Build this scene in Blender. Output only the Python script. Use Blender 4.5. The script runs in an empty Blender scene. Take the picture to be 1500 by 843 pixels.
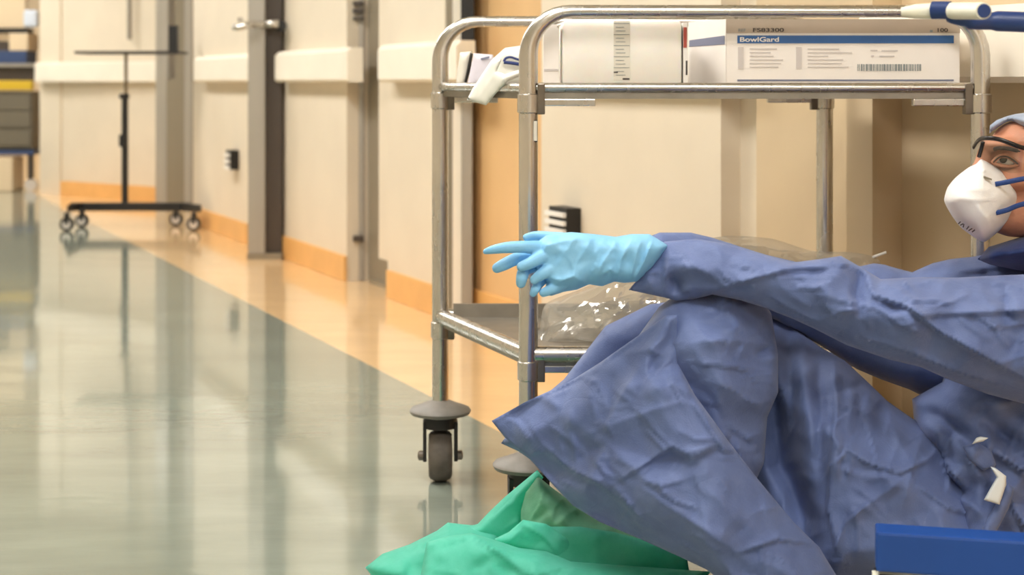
import bpy, bmesh, math, random
import numpy as np
from mathutils import Vector, Matrix
from mathutils.geometry import delaunay_2d_cdt

SC = bpy.context.scene
COL = SC.collection

# ------------------------------------------------------------------ camera, world, exposure
F, HZ, CX, CAMH = 2346.0, 120.0, 750.0, 0.90      # focal length (px of a 1500 wide frame), horizon row, centre column, eye height
cam = bpy.data.cameras.new('camera'); camo = bpy.data.objects.new('camera', cam); COL.objects.link(camo)
camo.location = (0, 0, CAMH); camo.rotation_euler = (math.pi/2, 0, 0)
cam.sensor_width = 36.0; cam.sensor_fit = 'HORIZONTAL'; cam.lens = F/1500*36.0
cam.shift_y = -(421.5-HZ)/1500.0
cam.clip_start = 0.05; cam.clip_end = 200
cam.dof.use_dof = True; cam.dof.focus_distance = 2.8; cam.dof.aperture_fstop = 4.6
SC.camera = camo
SC.view_settings.view_transform = 'Standard'; SC.view_settings.look = 'None'
SC.view_settings.gamma = 1.0; SC.view_settings.use_curve_mapping = False
SC.view_settings.exposure = 0.06
world = bpy.data.worlds.new('world'); SC.world = world; world.use_nodes = True
world.node_tree.nodes['Background'].inputs[0].default_value = (1.0, 0.95, 0.88, 1)
world.node_tree.nodes['Background'].inputs[1].default_value = 0.0
SC.cycles.use_denoising = True
SC.cycles.sample_clamp_indirect = 6.0
SC.cycles.max_bounces = 10; SC.cycles.transparent_max_bounces = 16
LAMP = 24.0                                         # brightness of the ceiling panels

# ------------------------------------------------------------------ helpers
def P(x, y, D): return Vector(((x-CX)*D/F, D, CAMH-(y-HZ)*D/F))
def lin(c):
    c = c/255.0
    return c/12.92 if c <= 0.04045 else ((c+0.055)/1.055)**2.4
def rgb(r, g, b): return (lin(r), lin(g), lin(b), 1)
M = {}
def mat(name, col, rough=0.5, metal=0.0, var=0.0, vscale=20, bump=0.0, bscale=60, stretch=(1,1,1), alpha=1.0, trans=0.0, emit=0.0, spec=0.5, sheen=0.0, sss=0.0, col2=None, coat=0.0, rvar=0.0):
    m = bpy.data.materials.new(name); m.use_nodes = True; nt = m.node_tree; N = nt.nodes; L = nt.links
    b = N['Principled BSDF']
    b.inputs['Base Color'].default_value = col; b.inputs['Roughness'].default_value = rough; b.inputs['Metallic'].default_value = metal
    b.inputs['Specular IOR Level'].default_value = spec
    if alpha < 1: b.inputs['Alpha'].default_value = alpha
    if trans: b.inputs['Transmission Weight'].default_value = trans
    if emit: b.inputs['Emission Color'].default_value = col; b.inputs['Emission Strength'].default_value = emit
    if sheen: b.inputs['Sheen Weight'].default_value = sheen
    if coat: b.inputs['Coat Weight'].default_value = coat
    if sss:
        b.inputs['Subsurface Weight'].default_value = sss; b.inputs['Subsurface Radius'].default_value = (1, .35, .2); b.inputs['Subsurface Scale'].default_value = .008
    if var or bump or rvar:
        tc = N.new('ShaderNodeTexCoord'); mp = N.new('ShaderNodeMapping'); mp.inputs['Scale'].default_value = stretch
        L.new(tc.outputs['Object'], mp.inputs['Vector'])
    if var or rvar:
        n = N.new('ShaderNodeTexNoise'); n.inputs['Scale'].default_value = vscale; n.inputs['Detail'].default_value = 5
        L.new(mp.outputs[0], n.inputs['Vector'])
        if var:
            r = N.new('ShaderNodeMix'); r.data_type = 'RGBA'
            c2 = col2 or tuple(max(0, c*(1-var)) for c in col[:3])+(1,)
            c1 = col if col2 else tuple(min(1, c*(1+var)) for c in col[:3])+(1,)
            r.inputs[6].default_value = c1; r.inputs[7].default_value = c2
            mr = N.new('ShaderNodeMapRange'); mr.inputs[1].default_value = .35; mr.inputs[2].default_value = .65
            L.new(n.outputs['Fac'], mr.inputs[0]); L.new(mr.outputs[0], r.inputs[0]); L.new(r.outputs[2], b.inputs['Base Color'])
        if rvar:
            mr2 = N.new('ShaderNodeMapRange'); mr2.inputs[1].default_value = .3; mr2.inputs[2].default_value = .7
            mr2.inputs[3].default_value = max(.02, rough-rvar); mr2.inputs[4].default_value = rough+rvar
            L.new(n.outputs['Fac'], mr2.inputs[0]); L.new(mr2.outputs[0], b.inputs['Roughness'])
    if bump:
        n2 = N.new('ShaderNodeTexNoise'); n2.inputs['Scale'].default_value = bscale; n2.inputs['Detail'].default_value = 4
        L.new(mp.outputs[0], n2.inputs['Vector'])
        bp = N.new('ShaderNodeBump'); bp.inputs['Strength'].default_value = bump; bp.inputs['Distance'].default_value = .01
        L.new(n2.outputs['Fac'], bp.inputs['Height']); L.new(bp.outputs[0], b.inputs['Normal'])
    M[name] = m
    return m

WL = {}                                             # world location of every object (nothing is rotated)
def props(o, label=None, cat=None, group=None, kind=None):
    if label: o['label'] = label
    if cat: o['category'] = cat
    if group: o['group'] = group
    if kind: o['kind'] = kind
    return o
def attach(o, loc, parent):
    o.location = loc; WL[o.name] = Vector(loc)
    if parent is not None:
        o.parent = parent; o.matrix_parent_inverse = Matrix.Translation(WL[parent.name]).inverted()
def thing(name, loc, label, cat, group=None):
    o = bpy.data.objects.new(name, None); COL.objects.link(o); o.empty_display_size = .05
    attach(o, loc, None); return props(o, label, cat, group)
def mk(name, V, Fc, m, parent=None, smooth=False, label=None, cat=None, group=None, kind=None, bevel=0.0, auto=None):
    V = np.asarray([tuple(v) for v in V], dtype=float) if not isinstance(V, np.ndarray) else V
    lo, hi = V.min(0), V.max(0); c = np.array([(lo[0]+hi[0])/2, (lo[1]+hi[1])/2, lo[2]])
    me = bpy.data.meshes.new(name); me.from_pydata((V-c).tolist(), [], [list(f) for f in Fc]); me.validate(); me.update()
    bm = bmesh.new(); bm.from_mesh(me); bmesh.ops.recalc_face_normals(bm, faces=bm.faces)
    if bevel: bmesh.ops.bevel(bm, geom=bm.edges[:], offset=bevel, segments=2, affect='EDGES', clamp_overlap=True, profile=.6)
    bm.to_mesh(me); bm.free()
    if smooth:
        me.polygons.foreach_set('use_smooth', [True]*len(me.polygons))
        if auto: me.set_sharp_from_angle(angle=math.radians(auto))
    o = bpy.data.objects.new(name, me); COL.objects.link(o); me.materials.append(M[m] if isinstance(m, str) else m)
    attach(o, Vector(c), parent)
    return props(o, label, cat, group, kind)
class G:                                            # a geometry collector
    def __init__(s): s.V = []; s.F = []
    def add(s, V, Fc):
        n = len(s.V); s.V += [tuple(v) for v in V]; s.F += [tuple(i+n for i in f) for f in Fc]; return s
    def prism(s, quad, vec):                        # extrude a polygon (list of points) along a vector
        k = len(quad); q = [Vector(p) for p in quad]; V = q+[p+Vector(vec) for p in q]
        Fc = [tuple(range(k))[::-1], tuple(range(k, 2*k))]+[(i, (i+1) % k, k+(i+1) % k, k+i) for i in range(k)]
        return s.add(V, Fc)
    def box(s, a, b):
        (x0, y0, z0), (x1, y1, z1) = a, b
        return s.prism([(x0, y0, z0), (x1, y0, z0), (x1, y1, z0), (x0, y1, z0)], (0, 0, z1-z0))
    def tube(s, pts, r, n=14, squash=None, cap=True):
        pts = [Vector(p) for p in pts]; k = len(pts); rr = r if hasattr(r, '__len__') else [r]*k
        T = [((pts[min(i+1, k-1)]-pts[max(i-1, 0)]).normalized()) for i in range(k)]
        up = Vector((0, 1, 0)) if abs(T[0].y) < .9 else Vector((1, 0, 0))
        u = (up-T[0]*up.dot(T[0])).normalized(); V = []
        for i in range(k):
            u = (u-T[i]*u.dot(T[i])).normalized(); w = T[i].cross(u)
            a = rr[i]; b = a*(squash[i] if hasattr(squash, '__len__') else (squash or 1))   # b: along u (depth-like)
            for j in range(n):
                t = 2*math.pi*j/n; V.append(pts[i]+u*(b*math.sin(t))+w*(a*math.cos(t)))
        Fc = [(i*n+j, i*n+(j+1) % n, (i+1)*n+(j+1) % n, (i+1)*n+j) for i in range(k-1) for j in range(n)]
        if cap: Fc += [tuple(range(n))[::-1], tuple(range((k-1)*n, k*n))]
        return s.add(V, Fc)
    def lathe(s, prof, c, n=24, axis='z'):          # prof: (radius, height) pairs
        V = []; k = len(prof)
        for r, h in prof:
            for j in range(n):
                t = 2*math.pi*j/n; a, b = r*math.cos(t), r*math.sin(t)
                p = {'z': (a, b, h), 'x': (h, a, b), 'y': (a, h, b)}[axis]
                V.append((c[0]+p[0], c[1]+p[1], c[2]+p[2]))
        Fc = [(i*n+j, i*n+(j+1) % n, (i+1)*n+(j+1) % n, (i+1)*n+j) for i in range(k-1) for j in range(n)]
        Fc += [tuple(range(n))[::-1], tuple(range((k-1)*n, k*n))]
        return s.add(V, Fc)
    def ell(s, c, r, n=20, m=12):
        V = [(c[0], c[1], c[2]+r[2])]
        for i in range(1, m):
            a = math.pi*i/m
            for j in range(n):
                t = 2*math.pi*j/n; V.append((c[0]+r[0]*math.sin(a)*math.cos(t), c[1]+r[1]*math.sin(a)*math.sin(t), c[2]+r[2]*math.cos(a)))
        V.append((c[0], c[1], c[2]-r[2])); e = len(V)-1
        Fc = [(0, 1+j, 1+(j+1) % n) for j in range(n)]+[(e, 1+(m-2)*n+(j+1) % n, 1+(m-2)*n+j) for j in range(n)]
        Fc += [(1+i*n+j, 1+(i+1)*n+j, 1+(i+1)*n+(j+1) % n, 1+i*n+(j+1) % n) for i in range(m-2) for j in range(n)]
        return s.add(V, Fc)
    def mk(s, name, m, parent=None, **k): return mk(name, s.V, s.F, m, parent, **k)
def arc(p0, p1, p2, r, n=6):                        # round the corner p1 of a path with radius r
    p0, p1, p2 = Vector(p0), Vector(p1), Vector(p2); a = (p0-p1).normalized(); b = (p2-p1).normalized()
    A, B = p1+a*r, p1+b*r
    return [A*(1-t)**2+p1*2*t*(1-t)+B*t*t if False else (p1 + a*r*(1-math.sin(t*math.pi/2)) + b*r*(1-math.cos(t*math.pi/2))) for t in [i/n for i in range(n+1)]]
def smooth_path(pts, n=6):
    pts = [Vector(p) for p in pts]; out = []
    for i in range(len(pts)-1):
        p0, p1, p2, p3 = pts[max(i-1, 0)], pts[i], pts[i+1], pts[min(i+2, len(pts)-1)]
        for j in range(n):
            t = j/n
            out.append(.5*((2*p1)+(p2-p0)*t+(2*p0-5*p1+4*p2-p3)*t*t+(3*p1-p0-3*p2+p3)*t**3))
    return out+[pts[-1]]

# soft bodies: a closed outline gets a real belly (front and back), folds and crumples
def _resample(poly, step, sm=True):
    n = len(poly); out = []
    for i in range(n):
        p0, p1, p2, p3 = [np.array(poly[(i+k) % n], float) for k in (-1, 0, 1, 2)]
        m = max(1, int(round(np.linalg.norm(p2-p1)/step)))
        for j in range(m):
            t = j/m
            q = p1*(1-t)+p2*t
            if sm:
                c = .5*((2*p1)+(p2-p0)*t+(2*p0-5*p1+4*p2-p3)*t*t+(3*p1-p0-3*p2+p3)*t**3); q = c*.7+q*.3
            out.append(q)
    return np.array(out)
def _segdist(X, Y, pts, closed):
    d = np.full(X.shape, 1e9); side = np.zeros(X.shape); tt = np.zeros(X.shape)
    pts = np.array(pts, float); n = len(pts); segs = n if closed else n-1
    L = [np.linalg.norm(pts[(i+1) % n]-pts[i]) for i in range(segs)]; tot = sum(L) or 1; acc = 0
    for i in range(segs):
        a, b = pts[i], pts[(i+1) % n]; v = b-a; l2 = max(v@v, 1e-9)
        t = np.clip(((X-a[0])*v[0]+(Y-a[1])*v[1])/l2, 0, 1)
        e = np.hypot(X-a[0]-t*v[0], Y-a[1]-t*v[1]); k = e < d
        d = np.where(k, e, d); side = np.where(k, np.sign(v[0]*(Y-a[1])-v[1]*(X-a[0])), side); tt = np.where(k, (acc+t*L[i])/tot, tt); acc += L[i]
    return d, side, tt
def _inside(X, Y, poly):
    r = np.zeros(X.shape, bool); n = len(poly)
    for i in range(n):
        x0, y0 = poly[i]; x1, y1 = poly[(i+1) % n]
        if y0 == y1: continue
        k = ((y0 > Y) != (y1 > Y)) & (X < (x1-x0)*(Y-y0)/(y1-y0)+x0); r ^= k
    return r
def _blur(A, k=1):
    for _ in range(k):
        B = np.pad(A, 1, mode='edge'); A = (B[1:-1, 1:-1]*2+B[:-2, 1:-1]+B[2:, 1:-1]+B[1:-1, :-2]+B[1:-1, 2:])/6
    return A
def _facets(X, Y, sp, amp, rng):                    # flat crumple facets with creases between them
    x0, x1, y0, y1 = X.min()-2*sp, X.max()+2*sp, Y.min()-2*sp, Y.max()+2*sp
    pts = []; y = y0
    while y < y1:
        x = x0
        while x < x1: pts.append((x+rng.uniform(-.45, .45)*sp, y+rng.uniform(-.45, .45)*sp)); x += sp
        y += sp
    h = rng.uniform(-amp, amp, len(pts))
    co, _, fs, ov, _, _ = delaunay_2d_cdt([Vector(p) for p in pts], [], [], 0, 1e-6)
    hh = [h[o[0]] if o else 0 for o in ov]; out = np.zeros(X.shape); gx = X[0]; gy = Y[:, 0]
    for f in fs:
        a, b, c = [co[i] for i in f]
        i0, i1 = np.searchsorted(gx, [min(a.x, b.x, c.x), max(a.x, b.x, c.x)]); j0, j1 = np.searchsorted(gy, [min(a.y, b.y, c.y), max(a.y, b.y, c.y)])
        if i1 <= i0 or j1 <= j0: continue
        xx, yy = X[j0:j1, i0:i1], Y[j0:j1, i0:i1]; det = (b.y-c.y)*(a.x-c.x)+(c.x-b.x)*(a.y-c.y)
        if abs(det) < 1e-9: continue
        u = ((b.y-c.y)*(xx-c.x)+(c.x-b.x)*(yy-c.y))/det; v = ((c.y-a.y)*(xx-c.x)+(a.x-c.x)*(yy-c.y))/det; w = 1-u-v
        k = (u >= -1e-6) & (v >= -1e-6) & (w >= -1e-6)
        out[j0:j1, i0:i1] = np.where(k, u*hh[f[0]]+v*hh[f[1]]+w*hh[f[2]], out[j0:j1, i0:i1])
    return out
def inflate_geo(poly, D, T, R, step=5, folds=(), facets=(), seed=1, back=1.0, sm=True, blur=2, floor=None, pw=None, rc=None, fk=1.0):
    rng = np.random.default_rng(seed); B = _resample(poly, step, sm)
    x0, y0 = B.min(0)-2*step; x1, y1 = B.max(0)+2*step
    gx = np.arange(x0, x1+step, step); gy = np.arange(y0, y1+step, step); X, Y = np.meshgrid(gx, gy)
    d, _, _ = _segdist(X, Y, B, True); ins = _inside(X, Y, B); d = np.where(ins, d, 0)
    q = np.clip(d/R, 0, 1); prof = _blur(np.sqrt(1-(1-q)**2) if pw is None else q**pw, 3)
    Z = np.zeros(X.shape)
    for sp, amp in facets: Z += _facets(X, Y, sp, amp, rng)
    Z = _blur(Z, blur)
    folds = [(f[0], f[1]*fk, f[2], f[3]) for f in folds]
    if rc:                                          # scattered straight creases: count, direction, spread, length, height, width
        n, an, spr, ln, am, wd = rc; ii = np.argwhere(ins)
        for _ in range(n):
            j, i = ii[rng.integers(len(ii))]; t = an+rng.normal(0, spr); l = ln*rng.uniform(.5, 1.4); cx, cy = X[j, i], Y[j, i]; bow = rng.normal(0, .08)*l
            folds.append(([(cx-l/2*math.cos(t), cy-l/2*math.sin(t)), (cx-bow*math.sin(t), cy+bow*math.cos(t)), (cx+l/2*math.cos(t), cy+l/2*math.sin(t))], am*rng.uniform(.4, 1.2), wd*rng.uniform(.6, 1.5), rng.choice(['s', 's', 'r'])))
    for f in folds:
        pts, amp, w, kind = f
        e, sd, t = _segdist(X, Y, pts, False); tap = np.clip(np.sin(np.pi*np.clip(t, .02, .98)), 0, 1)**.5
        if kind == 'r': z = np.exp(-e/w)
        elif kind == 'g': z = np.exp(-(e/w)**2)
        elif kind == 'v': z = -np.exp(-e/w)
        else:                                       # 's': raised on the left of its direction, sharp drop on the right
            z = np.where(sd <= 0, np.exp(-e/w), np.exp(-e/(w*.16)))
        far = np.exp(-np.clip(e-2.5*w, 0, None)/w)
        Z += amp*z*tap*far
    Z = Z*np.clip(d/(2.0*step), 0, 1)
    keep = ins & (d > .62*step); ip = np.stack([X[keep], Y[keep]], 1); nb = len(B)
    allp = [Vector(p) for p in B]+[Vector(p) for p in ip]
    co, ed, fs, ov, _, _ = delaunay_2d_cdt(allp, [(i, (i+1) % nb) for i in range(nb)], [], 1, 1e-5)
    C = np.array([(p.x, p.y) for p in co])
    def samp(A):
        fx = np.clip((C[:, 0]-x0)/step, 0, len(gx)-1.001); fy = np.clip((C[:, 1]-y0)/step, 0, len(gy)-1.001)
        i, j = fx.astype(int), fy.astype(int); a, b = fx-i, fy-j
        return A[j, i]*(1-a)*(1-b)+A[j, i+1]*a*(1-b)+A[j+1, i]*(1-a)*b+A[j+1, i+1]*a*b
    pr, zz = samp(prof), samp(Z)
    cnt = {}
    for f in fs:
        for a, b in zip(f, f[1:]+f[:1]): cnt[(min(a, b), max(a, b))] = cnt.get((min(a, b), max(a, b)), 0)+1
    bd = np.zeros(len(C), bool)
    for (a, b), c in cnt.items():
        if c == 1: bd[a] = bd[b] = True
    pr = np.where(bd, 0, np.maximum(pr, .06)); zz = np.where(bd, 0, zz)
    Dc = D(C[:, 0], C[:, 1]) if callable(D) else np.full(len(C), float(D))
    Tt = T(C[:, 0], C[:, 1]) if callable(T) else T
    def w(Dv): return np.stack([(C[:, 0]-CX)*Dv/F, Dv, CAMH-(C[:, 1]-HZ)*Dv/F], 1)
    Vf = w(Dc-pr*Tt-zz); Vb = w(Dc+pr*Tt*back-zz*.5)
    idx = np.full(len(C), -1); inner = np.where(~bd)[0]; idx[inner] = len(C)+np.arange(len(inner)); idx[bd] = np.where(bd)[0]
    V = np.concatenate([Vf, Vb[inner]])
    if floor is not None: V[:, 2] = np.maximum(V[:, 2], floor)
    Fc = [tuple(f) for f in fs]+[tuple(int(idx[i]) for i in f)[::-1] for f in fs]
    return V, Fc
def inflate(name, poly, D, T, R, m, parent=None, label=None, cat=None, kind=None, auto=None, **k):
    V, Fc = inflate_geo(poly, D, T, R, **k)
    return mk(name, V, Fc, m, parent, smooth=True, label=label, cat=cat, kind=kind, auto=auto)
def union(g, voxel, smooth_it=6):                   # fuse closed shapes into one continuous skin
    me = bpy.data.meshes.new('tmp'); me.from_pydata(g.V, [], g.F); me.update()
    bm = bmesh.new(); bm.from_mesh(me); bmesh.ops.recalc_face_normals(bm, faces=bm.faces); bm.to_mesh(me); bm.free()
    o = bpy.data.objects.new('tmp', me); COL.objects.link(o)
    r = o.modifiers.new('r', 'REMESH'); r.mode = 'VOXEL'; r.voxel_size = voxel
    if smooth_it:
        s = o.modifiers.new('s', 'SMOOTH'); s.factor = .5; s.iterations = smooth_it
    dg = bpy.context.evaluated_depsgraph_get(); me2 = bpy.data.meshes.new_from_object(o.evaluated_get(dg))
    V = np.zeros(len(me2.vertices)*3); me2.vertices.foreach_get('co', V); Fc = [tuple(p.vertices) for p in me2.polygons]
    bpy.data.objects.remove(o); bpy.data.meshes.remove(me); bpy.data.meshes.remove(me2)
    return V.reshape(-1, 3), Fc
def text(name, s, size, loc, m, parent, sx=1.0, rotz=0.0, bold=.022):
    cu = bpy.data.curves.new(name, 'FONT'); cu.body = s; cu.size = 1.0; cu.fill_mode = 'FRONT'; cu.offset = bold
    o = bpy.data.objects.new(name, cu); COL.objects.link(o)
    dg = bpy.context.evaluated_depsgraph_get(); me = bpy.data.meshes.new_from_object(o.evaluated_get(dg))
    V = [(loc[0]+v.co.x*size*sx*math.cos(rotz), loc[1]+v.co.x*size*sx*math.sin(rotz), loc[2]+v.co.y*size) for v in me.vertices]; Fc = [tuple(p.vertices) for p in me.polygons]
    bpy.data.objects.remove(o); bpy.data.curves.remove(cu)
    return mk(name, V, Fc, m, parent)

# ------------------------------------------------------------------ the wall frame: s runs along the corridor wall, o out from it
VPX = -270.0; KW = 0.376
WD = Vector((VPX-CX, F, 0)).normalized()            # away from the camera
WN = Vector((-WD.y, WD.x, 0))                       # into the corridor
W0 = P(640, HZ, F*CAMH/(KW*(640-VPX))); W0.z = 0
OFF = -W0.dot(WN)                                   # camera's distance from the wall
def W(s, o, z): p = W0+WD*s+WN*o; return Vector((p.x, p.y, z))
def S(px, o=0.0):                                   # where the line of sight of column px meets the plane at offset o
    dx = (px-CX)/F; q = W0+WN*o; t = q.dot(WN)/(dx*WN.x+WN.y); return (Vector((dx*t, t, 0))-W0).dot(WD)
def wbox(g, s0, s1, o0, o1, z0, z1): return g.prism([W(s0, o0, z0), W(s1, o0, z0), W(s1, o1, z0), W(s0, o1, z0)], (0, 0, z1-z0))
def zat(py, D): return CAMH-(py-HZ)*D/F

# ------------------------------------------------------------------ materials
mat('wall_cream', rgb(222, 209, 188), .55, var=.03, vscale=3)
mat('wall_tan', rgb(206, 184, 150), .55, var=.04, vscale=3)
mat('wall_orange', rgb(220, 180, 128), .5, var=.04, vscale=3)
mat('rail_cream', rgb(242, 233, 217), .4, var=.02, vscale=5)
mat('base_orange', rgb(228, 176, 108), .4, var=.05, vscale=6)
mat('ceiling_white', rgb(235, 230, 218), .8)
mat('frame_steel', rgb(168, 162, 152), .4, .35, var=.08, vscale=8, stretch=(1, 1, .1))
mat('frame_dark', rgb(72, 62, 54), .5, .1)
mat('frame_mid', rgb(140, 130, 112), .45, .2)
mat('black', rgb(22, 20, 20), .45)
mat('rubber_black', rgb(40, 36, 34), .6, var=.2, vscale=30)
mat('rubber_grey', rgb(92, 84, 76), .65, var=.2, vscale=40)
mat('disc_grey', rgb(120, 114, 106), .5, var=.1, vscale=40)
mat('steel', rgb(204, 200, 194), .26, 1.0, var=.06, vscale=30, stretch=(1, 1, .3), rvar=.06)
mat('steel_dark', rgb(120, 112, 102), .36, .9, var=.15, vscale=20, rvar=.08)
mat('shelf_steel', rgb(150, 144, 134), .42, .8, var=.1, vscale=15)
mat('floor_teal', rgb(138, 146, 134), .085, var=.12, vscale=2.5, rvar=.04, bump=.05, bscale=14, stretch=(1, 2.6, 1), coat=.35, spec=.75)
mat('floor_orange', rgb(234, 196, 146), .10, var=.05, vscale=3, rvar=.04, bump=.05, bscale=14, stretch=(1, 2.6, 1), coat=.3, spec=.6)
mat('white_plastic', rgb(238, 234, 228), .4, var=.02)
mat('white_paper', rgb(240, 236, 230), .6)
mat('off_white', rgb(226, 220, 206), .45)

# ------------------------------------------------------------------ the corridor
SN, SF = -11.0, S(240)                               # near and far end of the right hand wall
H_C = 2.7
OB = OFF-OFF*KW/0.512                                # edge of the orange border
def slab(name, pts, m, dz=-.12):
    return G().prism(pts, (0, 0, dz)).mk(name, m, kind='structure')
far = 26.0
slab('floor', [W(SN, OB, 0), W(far, OB, 0), W(far, 5.2, 0), W(SN, 5.2, 0)], 'floor_teal')
slab('trim_1', [W(SN, -.6, 0), W(far, -.6, 0), W(far, OB, 0), W(SN, OB, 0)], 'floor_orange')
slab('ceiling', [W(SN, -.6, H_C), W(far, -.6, H_C), W(far, 5.2, H_C), W(SN, 5.2, H_C)], 'ceiling_white', .12)
wbox(G(), SN, far, 4.2, 4.4, 0, H_C).mk('wall_left', 'wall_cream', kind='structure')
wbox(G(), SN-.2, SN, -.6, 5.2, 0, H_C).mk('wall_back', 'wall_cream', kind='structure')
wbox(G(), far, far+.2, -.6, 5.2, 0, H_C).mk('wall_end', 'wall_tan', kind='structure')
# right hand wall: a backing slab with the panels standing proud of it
wbox(G(), SN, SF, -.5, -.30, 0, H_C).mk('wall_right', 'wall_cream', kind='structure')
def panel(px0, px1, m, o0=-.30, o1=0.0, z0=0, name='wall_panel', side='wall_right'):
    s0, s1 = S(px0, o1), S(px1, o1); wbox(G(), s1, s0, o0, o1, z0, H_C).mk(name, m, bpy.data.objects[side]); return s0, s1
panel(283, 364, 'wall_cream'); panel(413, 508, 'wall_cream'); panel(568, 652, 'wall_cream')
panel(793, 1056, 'wall_cream'); panel(1108, 1242, 'wall_tan', o1=-.02)
wbox(G(), SN, S(1452, -.05), -.30, -.05, 0, H_C).mk('wall_panel', 'wall_tan', bpy.data.objects['wall_right'])
def panel2(px0, px1, o1, m): return panel(px0, px1, m, o1=o1)
panel2(690, 793, -.10, 'wall_orange')
panel2(1050, 1110, -.06, 'wall_cream')
panel2(1240, 1278, .03, 'wall_tan')
panel2(1278, 1292, -.16, 'wall_tan')
panel2(1292, 1452, -.05, 'wall_tan')
panel2(540, 568, -.09, 'frame_mid')
# skirting
def skirting(i, px0, px1, o, h=.115):
    wbox(G(), S(px1, o), S(px0, o), o-.02, o+.014, 0, h).mk('baseboard_right' if i == 0 else 'baseboard_right.%03d' % i, 'base_orange', kind='structure', bevel=.003)
for i, a in enumerate([(283, 364, 0), (413, 508, 0), (570, 652, 0), (690, 793, -.10), (793, 1056, 0), (1108, 1242, -.02)]): skirting(i, *a)
# bumper rails along the wall
def rail(px0, px1, label, z0=.898, z1=1.052, o0=0.0, o1=.075):
    s0, s1 = S(px0, o1), S(px1, o1)
    r = thing('bumper_rail', W((s0+s1)/2, 0, z0), label, 'bumper rail', 'bumper rails along the corridor wall')
    prof = [(o0, z0), (o1-.012, z0), (o1, z0+.012), (o1, z1-.02), (o1-.02, z1), (o0, z1)]
    e = .035
    G().prism([W(s1+e, o, z) for o, z in prof], WD*(s0-s1-2*e)).mk('rail_cover', 'rail_cream', r)
    for q in (s1, s0-e):
        G().prism([W(q, o*.98, z0+.001+(z-z0)*.985) for o, z in prof], WD*e).mk('end_cap', 'rail_cream', r)
rail(283, 364, 'cream bumper rail beside the far door handle'); rail(402, 508, 'cream bumper rail between dark post and grey door frame')
rail(553, 668, 'cream bumper rail beside the grey door frame with hinges'); rail(795, 1056, 'cream bumper rail behind the translucent canister')
rail(1252, 1700, 'cream bumper rail running past the right end of the cart', o0=-.05)
# far end: a wall face turned to the corridor, with a steel frame at its right
def fbox(px0, px1, D0, D1, z0, z1, th=.12):
    a, b = P(px0, HZ, D0), P(px1, HZ, D1); a.z = b.z = z0; n = Vector((-(b-a).y, (b-a).x, 0)).normalized()
    return G().prism([a, b, b+n*th, a+n*th], (0, 0, z1-z0))
fbox(58, 246, 12.9, 11.9, 0, H_C, .3).mk('wall_front', 'wall_cream', kind='structure')
fbox(58, 88, 12.86, 12.70, 0, H_C, .03).mk('corner_post', 'wall_cream', bpy.data.objects['wall_front'])
fbox(186, 189, 12.1, 12.09, 1.22, H_C, .03).mk('panel_joint', 'frame_steel', bpy.data.objects['wall_front'])
fbox(88, 228, 12.66, 11.96, 0, .115, .03).mk('baseboard_front', 'base_orange', kind='structure')
r = thing('bumper_rail', P(150, 400, 12.2)*1, 'far cream bumper rail behind the black stand', 'bumper rail', 'bumper rails along the corridor wall')
fbox(50, 232, 12.78, 11.86, .898, 1.055, .07).mk('rail_cover', 'rail_cream', r, bevel=.012)
wbox(G(), SF, far, -.6, -.5, 0, H_C).mk('wall_passage', 'wall_tan', kind='structure')
# steel door frame at the far corner
def door(i, label=None): return None
d1 = thing('door_1', P(255, 300, 11.5), 'far steel door frame behind the black rolling stand', 'door frame'); d1['kind'] = 'structure'
fbox(228, 246, 11.75, 11.55, 0, H_C, .06).mk('frame_post', 'frame_steel', d1)
fbox(244, 256, 11.5, 11.45, 0, .92, .05).mk('edge_strip', 'frame_mid', d1)
fbox(256, 270, 11.45, 11.4, 0, H_C, .05).mk('frame_post', 'frame_mid', d1)
fbox(270, 280, 11.4, 11.3, 0, H_C, .05).mk('frame_post', 'frame_steel', d1)
fbox(280, 284, 11.3, 11.25, 0, .9, .05).mk('edge_strip', 'frame_mid', d1)
# open leaf seen edge on, with lever handles
d2 = thing('door_2', P(388, 380, 8.12), 'steel edged dark door leaf standing out from the wall', 'door'); d2['kind'] = 'structure'
fbox(363, 388, 8.12, 8.12, 0.012, 2.2, .06).mk('edge_post', 'frame_steel', d2, bevel=.004)
fbox(388.3, 413, 8.15, 8.15, 0.012, 2.2, .06).mk('door_leaf', 'frame_dark', d2)
fbox(362, 413, 8.11, 8.11, 0, .03, .08).mk('bottom_seal', 'frame_mid', d2)
h = G(); h.tube(smooth_path([P(386, 36, 8.08), P(372, 36, 8.04), P(362, 37, 8.0), P(352, 40, 8.0), P(343, 40, 8.02)]), .017); h.mk('lever_handle', 'steel', d2, smooth=True)
h = G(); h.tube([P(389, 36, 8.10), P(398, 35, 8.05), P(408, 35, 8.05)], .02); h.mk('lever_handle', 'steel', d2, smooth=True)
G().lathe([(.03, -.01), (.03, .01)], P(411, 38, 8.1), axis='y').mk('handle_rose', 'black', d2)
G().lathe([(.014, -.01), (.014, .01)], P(352, 29, 8.05), axis='y').mk('key_cylinder', 'steel', d2)
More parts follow.
